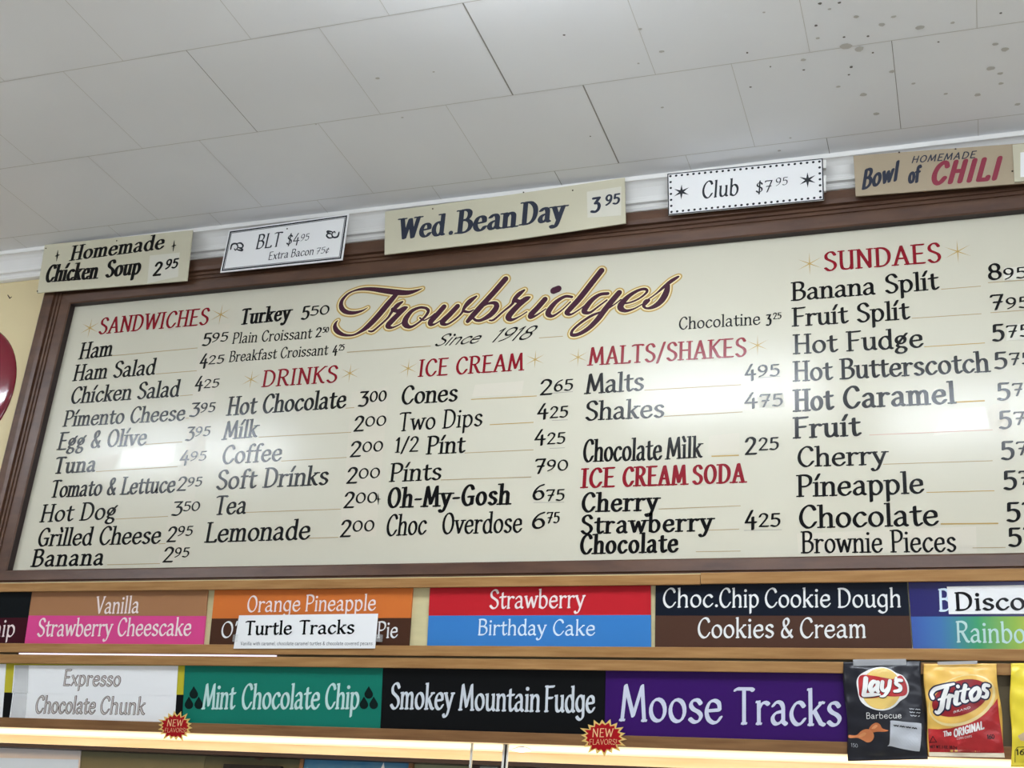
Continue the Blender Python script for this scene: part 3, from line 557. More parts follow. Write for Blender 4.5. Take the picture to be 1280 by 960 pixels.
def rim(fr, q, ins, wd, m, parent, n=.0006, name='border'):
    P = np.array(quad(fr, q)); c = P.mean(0)
    def inset(d):
        out = []
        for i in range(4):
            a, b, e = P[i-1], P[i], P[(i+1) % 4]; d1 = (a-b)/np.hypot(*(a-b)); d2 = (e-b)/np.hypot(*(e-b)); out.append(b+(d1+d2)*d)
        return out
    o_, i_ = inset(ins), inset(ins+wd); V = o_+i_
    return put(name, fr, V, [(i, (i+1) % 4, 4+(i+1) % 4, 4+i) for i in range(4)], n, m, parent)
Q = [(275, 340.8), (428, 325), (436.2, 267.3), (286.3, 288)]
rim(CROWN, Q, .0045, .0045, M_print, t); rim(CROWN, Q, .0105, .0015, M_print, t)
text('lettering', CROWN, 'BLT', 320, 311.2, 351.6, 307.6, 17, 'fine', M_print, t); text('lettering', CROWN, '$4', 357.5, 306.4, 374, 304.7, 13, 'fine', M_print, t); text('lettering', CROWN, '95', 375.6, 301.5, 386.2, 300, 8, 'fine', M_print, t)
text('lettering', CROWN, 'Extra', 335.5, 325, 360, 321.8, 9.4, 'fine', M_print, t); text('lettering', CROWN, 'Bacon', 363.7, 321.4, 391.5, 318.3, 9.4, 'fine', M_print, t); text('lettering', CROWN, '75\u00a2', 395, 318, 411, 315.6, 7.5, 'fine', M_print, t)
cur = [[(292, 392, 3), (300, 366, 5), (322, 362, 4), (330, 380, 3), (318, 396, 3), (312, 388, 2)], [(322, 362, 3), (345, 358, 4), (358, 372, 4), (350, 384, 4), (335, 382, 3)], [(335, 382, 3), (352, 390, 4), (354, 398, 4), (338, 396, 4), (325, 392, 2)]]
pen('flourish', CROWN, cur, M_print, t, org=(220, 220), sc_=4.267)
pen('flourish', CROWN, [[(870-(x-292), 335-(y-363)*.9, r) for x, y, r in s] for s in cur], M_print, t, org=(220, 218), sc_=4.267)
nails(CROWN, [(359, 286)], t)
t = sign([(480.5, 318.2), (640, 300), (782.2, 279), (780.9, 221.8), (640, 243), (481.2, 264.3)], 'long cream hand-lettered sign for wednesday bean day', M_oldboard)
slab('price_sticker', CROWN, quad(CROWN, [(734.4, 272.2), (776.4, 269.4), (776.6, 233.2), (733.6, 239.8)]), 0, .0004, M_stick, t)
text('lettering', CROWN, 'Wed', 497.5, 299.5, 556.5, 293, 25, 'serif', M_navy, t); text('lettering', CROWN, '.', 561, 292.6, 566, 292, 22, 'serif', M_navy, t)
text('lettering', CROWN, 'Bean', 571.5, 291.5, 644.5, 283, 27.5, 'serif', M_navy, t); text('lettering', CROWN, 'Day', 652, 281, 706.5, 274.5, 27, 'serif', M_navy, t)
text('price', CROWN, '3', 737.7, 266, 750.8, 264.2, 17.5, 'sansb', M_navy, t, .0008); text('price', CROWN, '95', 756.3, 256.8, 775, 254.2, 12, 'sansb', M_navy, t, .0008)
nails(CROWN, [(541, 261), (654.5, 240.5), (716, 238)], t)
Q = [(835.2, 269), (1030, 250), (1028.6, 198), (834.2, 217.4)]
t = sign(Q, 'white printed sign for a club sandwich with dotted border and dark stars', M_white, .003)
rim(CROWN, Q, 0, .0028, M_print, t)
P = np.array(quad(CROWN, Q)); V, F = [], []
def dotrow(a, b, n_):
    for i in range(n_):
        c = a+(b-a)*i/n_; k = len(V); V.extend((c[0]+.0034*math.cos(s), c[1]+.0034*math.sin(s)) for s in np.arange(10)*math.pi/5); F.append(tuple(range(k, k+10)))
ins = np.array([(.0085, .0085), (-.0085, .0085), (-.0085, -.0085), (.0085, -.0085)]); P = P+ins
dotrow(P[0], P[1], 25); dotrow(P[1], P[2], 6); dotrow(P[2], P[3], 25); dotrow(P[3], P[0], 6)
put('dotted_border', CROWN, V, F, .0006, M_print, t)
for x, y in ((851.8, 240), (1009.5, 225)):
    c = CROWN.uv(x, y); V = []
    for i in range(12):
        r = .0225 if i % 2 == 0 else .0062; a = math.radians(90+30*i); V.append((c[0]+r*math.cos(a), c[1]+r*math.sin(a)))
    V.append(tuple(c)); put('printed_star', CROWN, V, [(12, i, (i+1) % 12) for i in range(12)], .0006, M_print, t)
text('lettering', CROWN, 'Club', 877.5, 248, 923.5, 243.5, 20.5, 'fine', M_print, t); text('lettering', CROWN, '$7', 944.5, 241.5, 966, 239.5, 14, 'fine', M_print, t); text('lettering', CROWN, '95', 969.8, 232.5, 985, 230.8, 9.5, 'fine', M_print, t)
for y0, y1 in ((199, 209.5), (218.5, 238)): slab('clip', CROWN, quad(CROWN, [(1028, y1), (1032.2, y1-.3), (1032.2, y0-.3), (1028, y0)]), -.012, -.003, M_crown, t)
t = sign([(1069.6, 245.3), (1330, 225), (1330, 172.5), (1280, 178.8), (1066.7, 194.6)], 'tan hand-painted sign for a bowl of homemade chili', M_tan)
text('lettering', CROWN, 'Bowl', 1077, 236.4, 1126, 223.5, 22, 'brush', M_navy, t); text('lettering', CROWN, 'of', 1135, 228.8, 1154, 226.4, 19.5, 'brush', M_navy, t)
text('lettering', CROWN, 'HOMEMADE', 1139.4, 203.8, 1222, 196.8, 7.8, 'brush', M_navy, t); text('lettering', CROWN, 'CHILI', 1164.5, 229.8, 1256, 222.4, 25, 'brushb', M_maroon, t, label='maroon brush lettering')
nails(CROWN, [(1124, 190.6), (1194.5, 186.3), (1265.5, 214)], t)
q = [(1268, 228.3), (1330, 223.5), (1330, 176), (1265.6, 181.9)]
t = root_at(CROWN, q, .003, 'price_card', 'cream card with a white paper overlapping the end of the chili sign', 'card')
slab('board', CROWN, quad(CROWN, q, .001), .001, .0045, M_oldboard, t, .0005)
slab('paper', CROWN, quad(CROWN, [(1275.5, 221.5), (1326, 217.6), (1326, 186), (1275.5, 190.7)], .0045), .0045, .0049, M_white, t)
# red domed disc on the wall
c = WALL.uv(-61, 492.5); R_ = float(WALL.uv(17, 490)[0]-c[0]); t = empty('round_wall_sign', WALL.w(c[0], c[1]-R_, 0), 'glossy red domed disc on the cream wall beside the menu frame', 'sign')
V, F = [WALL.w(c[0], c[1], .034)], []
rings = [(.35, .031), (.6, .026), (.8, .019), (.92, .012), (.985, .006), (1.0, .002), (1.0, 0)]
for r, n in rings: V += [WALL.w(c[0]+R_*r*math.cos(a), c[1]+R_*r*math.sin(a), n) for a in np.arange(64)*math.pi/32]
F += [(0, 1+i, 1+(i+1) % 64) for i in range(64)]
for k in range(len(rings)-1): F += [(1+64*k+i, 65+64*k+i, 65+64*k+(i+1) % 64, 1+64*k+(i+1) % 64) for i in range(64)]
clean(obj('disc', V, F, mat('red_enamel_steel', (122, 16, 38), .12, .6, coat=.6), t, True))
t2 = empty('wall_nail', WALL.w(*WALL.uv(12, 371)), 'small bent nail in the cream wall left of the frame', 'nail')
pen('shank', WALL, [[(10, 369, .5), (12.5, 373, .7), (14.5, 371.5, .6)]], M_nail, t2, .001, smooth=False)

# ------------------------------------------------------------------ flavour rack
X0r, X1r = -3.2, .75
RK = empty('sign_rack', (-1.2, -.1, 1.90), 'wooden shelf rack holding two rows of flavour signs below the menu board', 'rack')
def rv(x, y, n=0.0): return float(RACK.uv(x, y, n)[1])
def rack_bar(name, ya, yb, x, n0, n1, m, xa=X0r, xb=X1r, bv=.0012):
    va, vb = rv(x, ya, n1), rv(x, yb, n1)
    return slab(name, RACK, [(xa, vb), (xb, vb), (xb, va), (xa, va)], n0, n1, m, RK, bv)
jx = float(RACK.uv(875.5, 735, .012)[0])
rack_bar('rail', 728.4, 739.2, 60, .0031, .012, M_oak, X0r, jx-.0005); rack_bar('rail', 711.6, 726.4, 1200, .0031, .0125, M_oak, jx+.0005, X1r)
rack_bar('rail', 804.3, 815.8, 60, .0031, .012, M_oak); rack_bar('rail', 818.8, 830.4, 120, .0031, .012, M_oak)
rack_bar('rail', 901.2, 913.6, 160, .0031, .012, M_oakd)
vt, vm, vb = rv(600, 720), rv(600, 819), rv(600, 925)
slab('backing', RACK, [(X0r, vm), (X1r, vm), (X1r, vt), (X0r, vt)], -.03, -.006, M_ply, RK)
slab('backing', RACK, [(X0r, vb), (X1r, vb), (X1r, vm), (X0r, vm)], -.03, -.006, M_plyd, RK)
tb = slab('glow_strip', RACK, [(float(RACK.uv(25, 817)[0]), rv(60, 818.0, .004)), (float(RACK.uv(345, 819)[0]), rv(60, 818.0, .004)), (float(RACK.uv(345, 819)[0]), rv(60, 816.5, .004)), (float(RACK.uv(25, 817)[0]), rv(60, 816.5, .004))], -.004, .004, mat('cool_glow', (240, 232, 255), .4, .3, emit=1.2), RK)  # emissive strip added to make the bright line between the rails
tb['label'] = 'glowing white strip in the gap between the rails'
# underside and back rail
zu = float(RACK.w(0, rv(160, 913.6, .012), .012)[2]); yf = float(RACK.w(0, rv(160, 913.6, .012), .0)[1])
yb = -2.85+ (zu-1.55)/.1315
box('underside_board', (X0r, yf-.006, zu), (X1r, yb-.001, zu+.006), M_pine, RK, .0006)
box('back_rail', (X0r, yb, 1.55+.1243*(yb+2.85)), (X1r, yb+.02, zu+.018), M_pine, RK, .001)
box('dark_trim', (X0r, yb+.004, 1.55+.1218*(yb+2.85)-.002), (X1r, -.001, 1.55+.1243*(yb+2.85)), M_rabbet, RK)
box('top_board', (X0r, -.22, 2.225), (X1r, -.001, 2.243), M_oak, RK)

FG = 'flavour signs in the rack'
def fsign(px, bands, label, th=.0045, n=0.0, name='flavor_sign', group=FG):
    """bands: list of (polygon in picture units, material); printed on one board"""
    t = root_at(RACK, px, n, name, label, 'sign', group)
    for i, (q, m) in enumerate(bands): slab('color_band' if len(bands) > 1 else 'board', RACK, quad(RACK, q, n), n-th, n, m, t)
    return t
def split(q, f0, f1):  # q: BL, BR, TR, TL
    bl, br, tr, tl = map(np.array, q); a = bl+(tl-bl)*f0; b = br+(tr-br)*f1
    return [tuple(bl), tuple(br), tuple(b), tuple(a)], [tuple(a), tuple(b), tuple(tr), tuple(tl)]
W_pink = flat('pink_white_vinyl', (238, 222, 216)); W_vin = flat('white_vinyl', (232, 232, 228)); W_blue = flat('ice_vinyl', (214, 230, 242)); W_mint = flat('mint_vinyl', (190, 218, 212)); W_grey = flat('grey_vinyl', (208, 212, 216)); W_lav = flat('lavender_vinyl', (206, 208, 222))
def two(q, f, top, bot, label):
    lo, hi = split(q, *f); return fsign(q, [(lo, bot), (hi, top)], label)
t = two([(-60, 806), (29.8, 806), (40, 738), (-48, 740)], (.5, .5), flat('soot_vinyl', (10, 14, 16)), flat('burgundy_vinyl', (58, 10, 22)), 'half-seen black and burgundy flavour sign ending in hip')
text('lettering', RACK, 'Chip', -23, 795.4, 18, 795.2, 21, 'flav', W_pink, t)
t = two([(30.2, 807), (253.6, 807), (260, 736), (40.4, 738)], (.545, .52), flat('cocoa_vinyl', (160, 114, 78)), flat('rose_vinyl', (212, 72, 134)), 'cocoa and pink sign for vanilla and strawberry cheesecake')
text('lettering', RACK, 'Vanilla', 119, 766.8, 173.5, 765.8, 20.5, 'flav', W_pink, t); text('lettering', RACK, 'Strawberry', 46, 795, 140, 794.5, 21.5, 'flav', W_pink, t); text('lettering', RACK, 'Cheescake', 146, 794.5, 239, 794, 21.5, 'flav', W_pink, t)
t = two([(261.3, 807), (511, 808), (516, 733), (268.6, 735)], (.47, .475), flat('orange_vinyl', (206, 112, 50)), flat('chocolate_vinyl', (72, 44, 30)), 'orange and brown sign for orange pineapple, lower words covered by a card')
text('lettering', RACK, 'Orange', 308.5, 764.8, 375.5, 763.6, 19.5, 'flav', W_pink, t); text('lettering', RACK, 'Pineapple', 382, 763.6, 470, 762.6, 19.5, 'flav', W_pink, t)
text('lettering', RACK, "O'", 276, 797, 296, 796.6, 19.5, 'flav', W_vin, t); text('lettering', RACK, 'Pie', 472, 797, 497.5, 796.8, 19.5, 'flav', W_vin, t)
t = two([(533.8, 808.5), (813.7, 809), (813.2, 730), (537.6, 731.5)], (.505, .51), flat('scarlet_vinyl', (186, 34, 42)), flat('azure_vinyl', (58, 122, 186)), 'red over blue sign for strawberry and birthday cake')
text('lettering', RACK, 'Strawberry', 611.5, 760.3, 731.5, 759.2, 22.5, 'flav', W_pink, t); text('lettering', RACK, 'Birthday', 598, 793.4, 683, 793.7, 19, 'flav', W_blue, t); text('lettering', RACK, 'Cake', 691, 793.8, 744.3, 794, 19, 'flav', W_blue, t)
t = two([(818.6, 811), (1140.4, 814), (1133.8, 727), (819.6, 728)], (.50, .508), flat('midnight_vinyl', (18, 24, 36)), flat('umber_vinyl', (78, 52, 40)), 'black over brown sign for cookie dough and cookies and cream')
for s, a, b in (('Choc.', 828.5, 892), ('Chip', 899, 949), ('Cookie', 956, 1039), ('Dough', 1048, 1125.8)): text('lettering', RACK, s, a, 758.9, b, 758.4, 23, 'flav', W_vin, t)
for s, a, b in (('Cookies', 872, 968), ('&', 976, 992), ('Cream', 1000, 1082)): text('lettering', RACK, s, a, 796.9, b, 796.6, 24, 'flav', W_vin, t)
rb = bpy.data.materials.new('rainbow_vinyl'); rb.use_nodes = True; nt = rb.node_tree; b_ = nt.nodes['Principled BSDF']; b_.inputs['Roughness'].default_value = .3
tc = nt.nodes.new('ShaderNodeTexCoord'); sp = nt.nodes.new('ShaderNodeSeparateXYZ'); mr = nt.nodes.new('ShaderNodeMapRange'); rp = nt.nodes.new('ShaderNodeValToRGB')
nt.links.new(tc.outputs['Generated'], sp.inputs[0]); nt.links.new(sp.outputs['X'], rp.inputs[0]); nt.links.new(rp.outputs[0], b_.inputs['Base Color'])
els = rp.color_ramp.elements; els[0].color = (*lin((52, 84, 160)), 1); els[1].position = 1; els[1].color = (*lin((190, 60, 50)), 1)
for p, c_ in ((.14, (54, 110, 164)), (.31, (48, 150, 96)), (.48, (140, 178, 58)), (.66, (230, 200, 60)), (.84, (224, 130, 50))): e = els.new(p); e.color = (*lin(c_), 1)
t = two([(1141.6, 814), (1420, 816), (1412, 724), (1135.4, 727)], (.497, .497), flat('indigo_vinyl', (34, 30, 96), .18, .5), rb, 'indigo over rainbow sign at the rack end, partly under a white card')
text('lettering', RACK, 'B', 1174.5, 763.4, 1190, 763.2, 26.5, 'flav', W_blue, t); text('lettering', RACK, 'Rainbow', 1196.5, 802.3, 1304, 803.4, 25, 'flav', W_mint, t)
# lower row
q = [(-80, 899), (2.5, 899), (7.6, 830), (-70, 830)]
t = fsign(q, [(q, M_white)], 'white paper sheet at the far end of the lower sign row', .0008, .0012, 'paper_sign', None)
q = [(-60, 901.5), (227, 904.5), (231, 828.5), (-50, 828)]
t = two(q, (.50, .475), flat('mustard_vinyl', (190, 178, 48)), flat('black_vinyl', (10, 11, 12)), 'yellow over black sign mostly hidden behind two taped white sheets')
for q, lab, s, tx in (([(11.6, 898.4), (218.2, 903), (220.5, 867.5), (16, 866)], 'lower white sheet with outlined lettering for chocolate chunk', None, [('Chocolate', 44, 890.8, 119.5, 891.8, 20.5), ('Chunk', 125, 891.8, 181.5, 892.6, 20.5)]),
                      ([(14.8, 866.2), (220.3, 869.5), (222.6, 832.3), (18, 831.6)], 'upper white sheet with outlined lettering for expresso', None, [('Expresso', 80, 856.2, 151, 857.6, 18.5)])):
    t = fsign(q, [(q, M_white)], lab, .0006, .0012 if 'lower' in lab else .0019, 'paper_sign', 'taped white sheets over the yellow and black sign'); n0 = .0012 if 'lower' in lab else .0019
    for a in tx:
        text('lettering_outline', RACK, *a, 'flav', mat('brown_print', (74, 50, 40), .6, .2), t, n0+.0004, .20); text('lettering', RACK, *a, 'flav', mat('greige_print', (206, 196, 188), .6, .2), t, n0+.0008, -.12)
    (x0, y0), (x1, y1) = q[0], q[3]
    slab('tape', RACK, quad(RACK, [(x0+1, y0-.4), (x0+20, y0), (x1+18, y1+.4), (x1+1, y1)], n0), n0, n0+.0003, mat('matte_tape', (236, 236, 234), .4, .4, alpha=.35), t)
q = [(227.4, 909), (475, 913), (478.7, 829), (231.4, 827.5)]
t = fsign(q, [(q, flat('jade_vinyl', (20, 116, 96), .4))], 'jade green sign for mint chocolate chip with black drops')
for s, a, b, y in (('Mint', 252.5, 294.5, 885.6), ('Chocolate', 301, 400, 885.6), ('Chip', 405.5, 449, 885.4)): text('lettering', RACK, s, a, y, b, y, 30, 'flav', W_mint, t)
def drop(cx, cy, r): return [(cx, cy-r*1.9)]+[(cx+r*math.sin(a), cy+r*math.cos(a)*-1) for a in np.radians([50, 80, 110, 140, 170, 200, 230, 260, 290, 310])]
M_drop = flat('drop_ink', (8, 26, 24))
for ox in (242.3, 461): 
    for dx, dy, r in ((0, 868, 5.5), (-6, 881, 5.5), (6.2, 881, 5.5)): poly('printed_drop', RACK, drop(ox+dx, dy, r), M_drop, t, .0004)
q = [(475.4, 915), (755.4, 919), (757, 830), (479.2, 829)]
t = fsign(q, [(q, flat('jet_vinyl', (9, 10, 11), .4))], 'black sign with grey lettering for smokey mountain fudge')
for s, a, y0, b, y1 in (('Smokey', 487, 885.3, 567.5, 886.5), ('Mountain', 573.5, 887, 674.5, 889), ('Fudge', 681, 889, 744.5, 890)): text('lettering', RACK, s, a, y0, b, y1, 31, 'flav', W_grey, t)
xe_ = 1075
q = [(755.8, 919), (xe_, 929), (xe_, 831), (757.4, 830)]
t = fsign(q, [(q, flat('violet_vinyl', (54, 16, 92), .4))], 'violet sign with large lettering for moose tracks')
text('lettering', RACK, 'Moose', 774.8, 899.8, 904, 903.6, 43, 'flav', W_lav, t); text('lettering', RACK, 'Tracks', 917, 904, 1053, 906.6, 43, 'flav', W_lav, t)
# cards taped over the signs
q = [(291.8, 810.8), (468.8, 810.5), (472.6, 767), (298.8, 769.2)]
CARD = Frame(0, 0); nC = .0145
t = root_at(RACK, q, nC, 'taped_card', 'small white card for turtle tracks taped over the orange and brown sign', 'card')
slab('paper', RACK, quad(RACK, q, nC), nC-.0007, nC, M_white, t)
text('lettering', RACK, 'Turtle', 305.3, 793.4, 365, 792.6, 16.5, 'card', M_ink, t, nC+.0004, base=nC); text('lettering', RACK, 'Tracks', 373, 792.5, 443, 791.7, 16.5, 'card', M_ink, t, nC+.0004, base=nC)
text('caption', RACK, 'Vanilla with caramel, chocolate caramel turtles & chocolate covered pecans', 300.8, 806.4, 465.5, 806.2, 4.2, 'sans', M_print, t, nC+.0004, base=nC)
for xx in (291.5, 470): slab('tape', RACK, quad(RACK, [(xx-1, 802), (xx+5, 802), (xx+6, 793), (xx, 793)], nC+.0003), nC-.012, nC+.0005, mat('clear_tape', (226, 226, 222), .25, .5, alpha=.3), t)
q = [(1186, 767.6), (1340, 767), (1338, 730), (1183.6, 733.2)]
t = root_at(RACK, q, .004, 'taped_card', 'white card with large black lettering taped over the indigo sign', 'card')
slab('paper', RACK, quad(RACK, q, .002), .0014, .0020, M_white, t)
text('lettering', RACK, 'Disco', 1195.5, 762.8, 1282, 762, 21.5, 'card', M_ink, t, .0024)
# starburst stickers on the lowest rail
def burst(cx, cy, rx, ry, label):
    n = .0150; t = root_at(RACK, [(cx, cy+ry)], n, 'starburst_sticker', label, 'sticker', 'red new flavour starbursts')
    def ring(k, out, inn): 
        P = []
        for i in range(36):
            a = math.radians(90+10*i+3); r = out*random.uniform(.88, 1.08) if i % 2 == 0 else inn
            P.append((cx+rx*r*math.cos(a), cy-ry*r*math.sin(a)))
        return P
    random.seed(int(cx)); a = ring(36, 1.0, .70)
    slab('paper', RACK, quad(RACK, a, n), n-.0012, n, flat('cream_gold_print', (226, 190, 110)), t)
    poly('red_burst', RACK, [(cx+(x-cx)*(.80 if i % 2 == 0 else .90), cy+(y-cy)*(.80 if i % 2 == 0 else .90)) for i, (x, y) in enumerate(a)], flat('signal_red_print', (164, 16, 24)), t, n+.0003, base=n)
    text('lettering', RACK, 'NEW', cx-rx*.43, cy-ry*.02, cx+rx*.42, cy-ry*.02, ry*.42, 'fine', flat('peach_print', (246, 206, 150)), t, n+.0006, base=n)
    text('lettering', RACK, 'FLAVORS!', cx-rx*.55, cy+ry*.38, cx+rx*.55, cy+ry*.38, ry*.27, 'tiny', flat('peach_print', (246, 206, 150)), t, n+.0006, base=n)
burst(219, 908, 23.5, 19, 'red and gold starburst sticker below the green mint sign corner'); burst(754, 921.5, 31, 24, 'red and gold starburst sticker below the violet sign corner')

# ------------------------------------------------------------------ crisp bags taped to the rack
def bag(name, px, label, m, extra, depth=.017, cut=0):
    """px: TL, TR, BR, BL"""
    n0 = .0185; t = root_at(RACK, px, n0, name, label, 'snack bag', 'snack bags taped to the rack')
    q = np.array(quad(RACK, px, n0)); TL, TR, BR, BL = q; o = BL; ex, ey = BR-BL, TL-BL
    Mi = np.linalg.inv(np.array([ex, ey]).T); sd = random.random()*10
    def st(u, v):
        s, t_ = Mi @ (np.array([u, v])-o); return min(max(s, 0), 1), min(max(t_, 0), 1)
    def wr(s, t_):
        edge = 4*(1-s)*s; e2 = 1-min(1, 4*t_*(1-t_)*1.4)
        return (.0020*math.sin(23*s+5*math.sin(4*t_+sd)+sd)*e2+.0014*math.sin(31*t_+9*s+sd*2)*(1-edge*.6)+.0010*math.sin(15*s-19*t_+sd))
    def lift(u, v):
        s, t_ = st(u, v); b = (math.sin(math.pi*s)**.55)*(max(0, math.sin(math.pi*min(1, max(0, (t_-.045)/.91))))**.5)
        return n0+depth*b+wr(s, t_)*min(1, 6*b+.25)
    NS, NT = 40, 52; V, F = [], []
    for side in (1, -1):
        for j in range(NT+1):
            for i in range(NS+1):
                s, t_ = i/NS, j/NT; p = BL*(1-s)*(1-t_)+BR*s*(1-t_)+TR*s*t_+TL*(1-s)*t_
                p = p+ (ex*.012*math.sin(9*t_+sd) if i in (0, NS) else 0)*1.0
                z = lift(*p); zb = n0-.0008-(z-n0)*.12
                V.append(RACK.w(p[0], p[1], z if side == 1 else zb))
    K = (NS+1)*(NT+1)
    for j in range(NT):
        for i in range(NS):
            a = j*(NS+1)+i; F.append((a, a+1, a+NS+2, a+NS+1)); F.append((K+a, K+a+NS+1, K+a+NS+2, K+a+1))
    for j in range(NT):
        for i in (0, NS):
            a, b = j*(NS+1)+i, (j+1)*(NS+1)+i; F.append((a, b, K+b, K+a))
    for i in range(NS):
        for j in (0, NT):
            a, b = j*(NS+1)+i, j*(NS+1)+i+1; F.append((a, K+a, K+b, b))
    clean(obj('pouch', V, F, m, t, True))
    extra(t, lift, n0+depth*.5)
    return t
def sm(q): return [tuple(p) for p in catmull(q, 4, True)][:-1]
def ell(cx, cy, rx, ry, rot=0, n=40):
    c, s = math.cos(math.radians(rot)), math.sin(math.radians(rot))
    return [(cx+rx*math.cos(a)*c-ry*math.sin(a)*s, cy+rx*math.cos(a)*s+ry*math.sin(a)*c) for a in np.arange(n)*2*math.pi/n]
foil = dict(rough=.28, spec=.6)
M_bk = mat('charcoal_foil', (30, 30, 37), .3, .45); M_yl = mat('golden_foil', (238, 190, 92), .32, .5); M_lem = mat('lemon_foil', (238, 214, 60), .32, .5)
M_w = mat('white_bag_print', (240, 238, 232), .35, .4); M_rd = mat('red_bag_print', (182, 36, 38), .32, .5); M_crisp = mat('crisp_gold_print', (232, 196, 108), .35, .4); M_or = mat('baked_orange_print', (198, 112, 62), .4, .4); M_or2 = mat('light_crisp_print', (222, 150, 96), .4, .4); M_gy = mat('grey_bag_print', (196, 198, 202), .4, .4); M_ng = mat('night_blue_print', (34, 28, 58), .4, .4); M_dk = mat('black_bag_print', (26, 22, 22), .4, .3)
def tape_piece(t, px, lift, nn):
    slab('tape', RACK, quad(RACK, px, nn), .0122, .0225, mat('frosted_tape', (225, 225, 225), .25, .5, alpha=.45), t)
def a1(t, lift, b):
    k = 789/115; P = lambda x, y: (1050+x/k, 815+y/k)
    kw = dict(lift=lambda u, v: lift(u, v), base=b)
    poly('logo', RACK, sm([P(x, y) for x, y in [(210, 170), (270, 142), (350, 128), (420, 142), (480, 178), (540, 205), (580, 260), (592, 330), (570, 385), (520, 420), (470, 470), (400, 500), (320, 500), (240, 472), (190, 435), (165, 390), (150, 320), (142, 250), (165, 200)]]), M_w, t, .0006, **kw)
    poly('logo', RACK, [P(*p) for p in ell(355, 315, 172, 178)], M_crisp, t, .0010, **kw)
    poly('logo', RACK, sm([P(x, y) for x, y in [(160, 225), (200, 196), (290, 205), (380, 222), (460, 232), (520, 200), (560, 250), (578, 320), (560, 372), (470, 384), (380, 380), (290, 396), (180, 388), (163, 320)]]), M_rd, t, .0014, **kw)
    Y_ = [[(222, 228, 22), (218, 300, 22), (205, 368, 20)], [(208, 372, 17), (280, 368, 17), (345, 366, 8)], [(320, 262, 12), (285, 258, 20), (262, 300, 22), (275, 340, 18), (315, 300, 14)], [(328, 262, 18), (320, 320, 19), (330, 342, 15)],
          [(366, 258, 17), (362, 315, 18), (385, 335, 13), (420, 300, 13)], [(430, 250, 18), (418, 320, 18), (385, 375, 13), (350, 382, 8)], [(482, 222, 11), (470, 245, 6)], [(530, 246, 14), (495, 244, 17), (482, 272, 17), (518, 298, 17), (512, 330, 17), (470, 338, 13)]]
    pen('logo_outline', RACK, Y_, M_dk, t, .0018, .35, org=(1050, 815.6), sc_=k, **kw); pen('logo_lettering', RACK, Y_, M_w, t, .0023, -.1, org=(1050, 815), sc_=k, **kw)
    text('flavor_lettering', RACK, 'Barbecue', *P(230, 573), *P(530, 568), 50/k, 'sans', M_w, t, .0008, lift=kw['lift'], base=b)
    for q, mm, nn in (([(248, 668), (272, 628), (312, 607), (345, 622), (366, 656), (418, 674), (380, 684), (320, 684), (268, 692)], M_or, .0007), ([(74, 712), (140, 713), (190, 674), (240, 662), (280, 684), (293, 725), (272, 764), (235, 776), (195, 756), (148, 736), (78, 737)], mat('toasted_crisp_print', (212, 128, 78), .4, .4), .0011),
                      ([(160, 722), (205, 690), (228, 700), (205, 722), (175, 732)], M_or2, .0015), ([(272, 656), (305, 626), (325, 634), (300, 658)], M_or2, .0010)):
        poly('crisp_picture', RACK, sm([P(x, y) for x, y in q]), mm, t, nn, **kw)
    poly('speech_panel', RACK, sm([P(x, y) for x, y in [(445, 588), (560, 600), (680, 610), (698, 630), (695, 740), (685, 835), (665, 852), (540, 832), (440, 808), (408, 806), (425, 785), (432, 690), (434, 610)]]), M_gy, t, .0007, **kw)
    def dashes(x0, y0, x1, y1, n_, r, m):   # print too small to read: a row of tiny marks
        q = []
        for i in range(n_):
            a_, b_ = (i+.15)/n_, (i+.75)/n_
            if i % 5 != 4: q.append([(x0+(x1-x0)*a_, y0+(y1-y0)*a_+(r if i % 2 else -r)*.6, r), (x0+(x1-x0)*b_, y0+(y1-y0)*b_+(-r if i % 2 else r)*.6, r)])
        pen('small_print', RACK, q, m, t, .0012, org=(1050, 815), sc_=k, smooth=False, **kw)
    dashes(464, 630, 660, 656, 19, 4.5, M_dk); dashes(598, 488, 688, 494, 9, 3.5, M_gy); dashes(600, 516, 688, 522, 8, 3.5, M_gy); dashes(606, 545, 684, 550, 6, 4, M_gy)
    text('small_print', RACK, '150', *P(95, 812), *P(152, 818), 30/k, 'sans', M_gy, t, .0008, lift=kw['lift'], base=b)
    tape_piece(t, [P(115, 120), P(568, 112), P(566, 60), P(112, 64)], lift, .02)
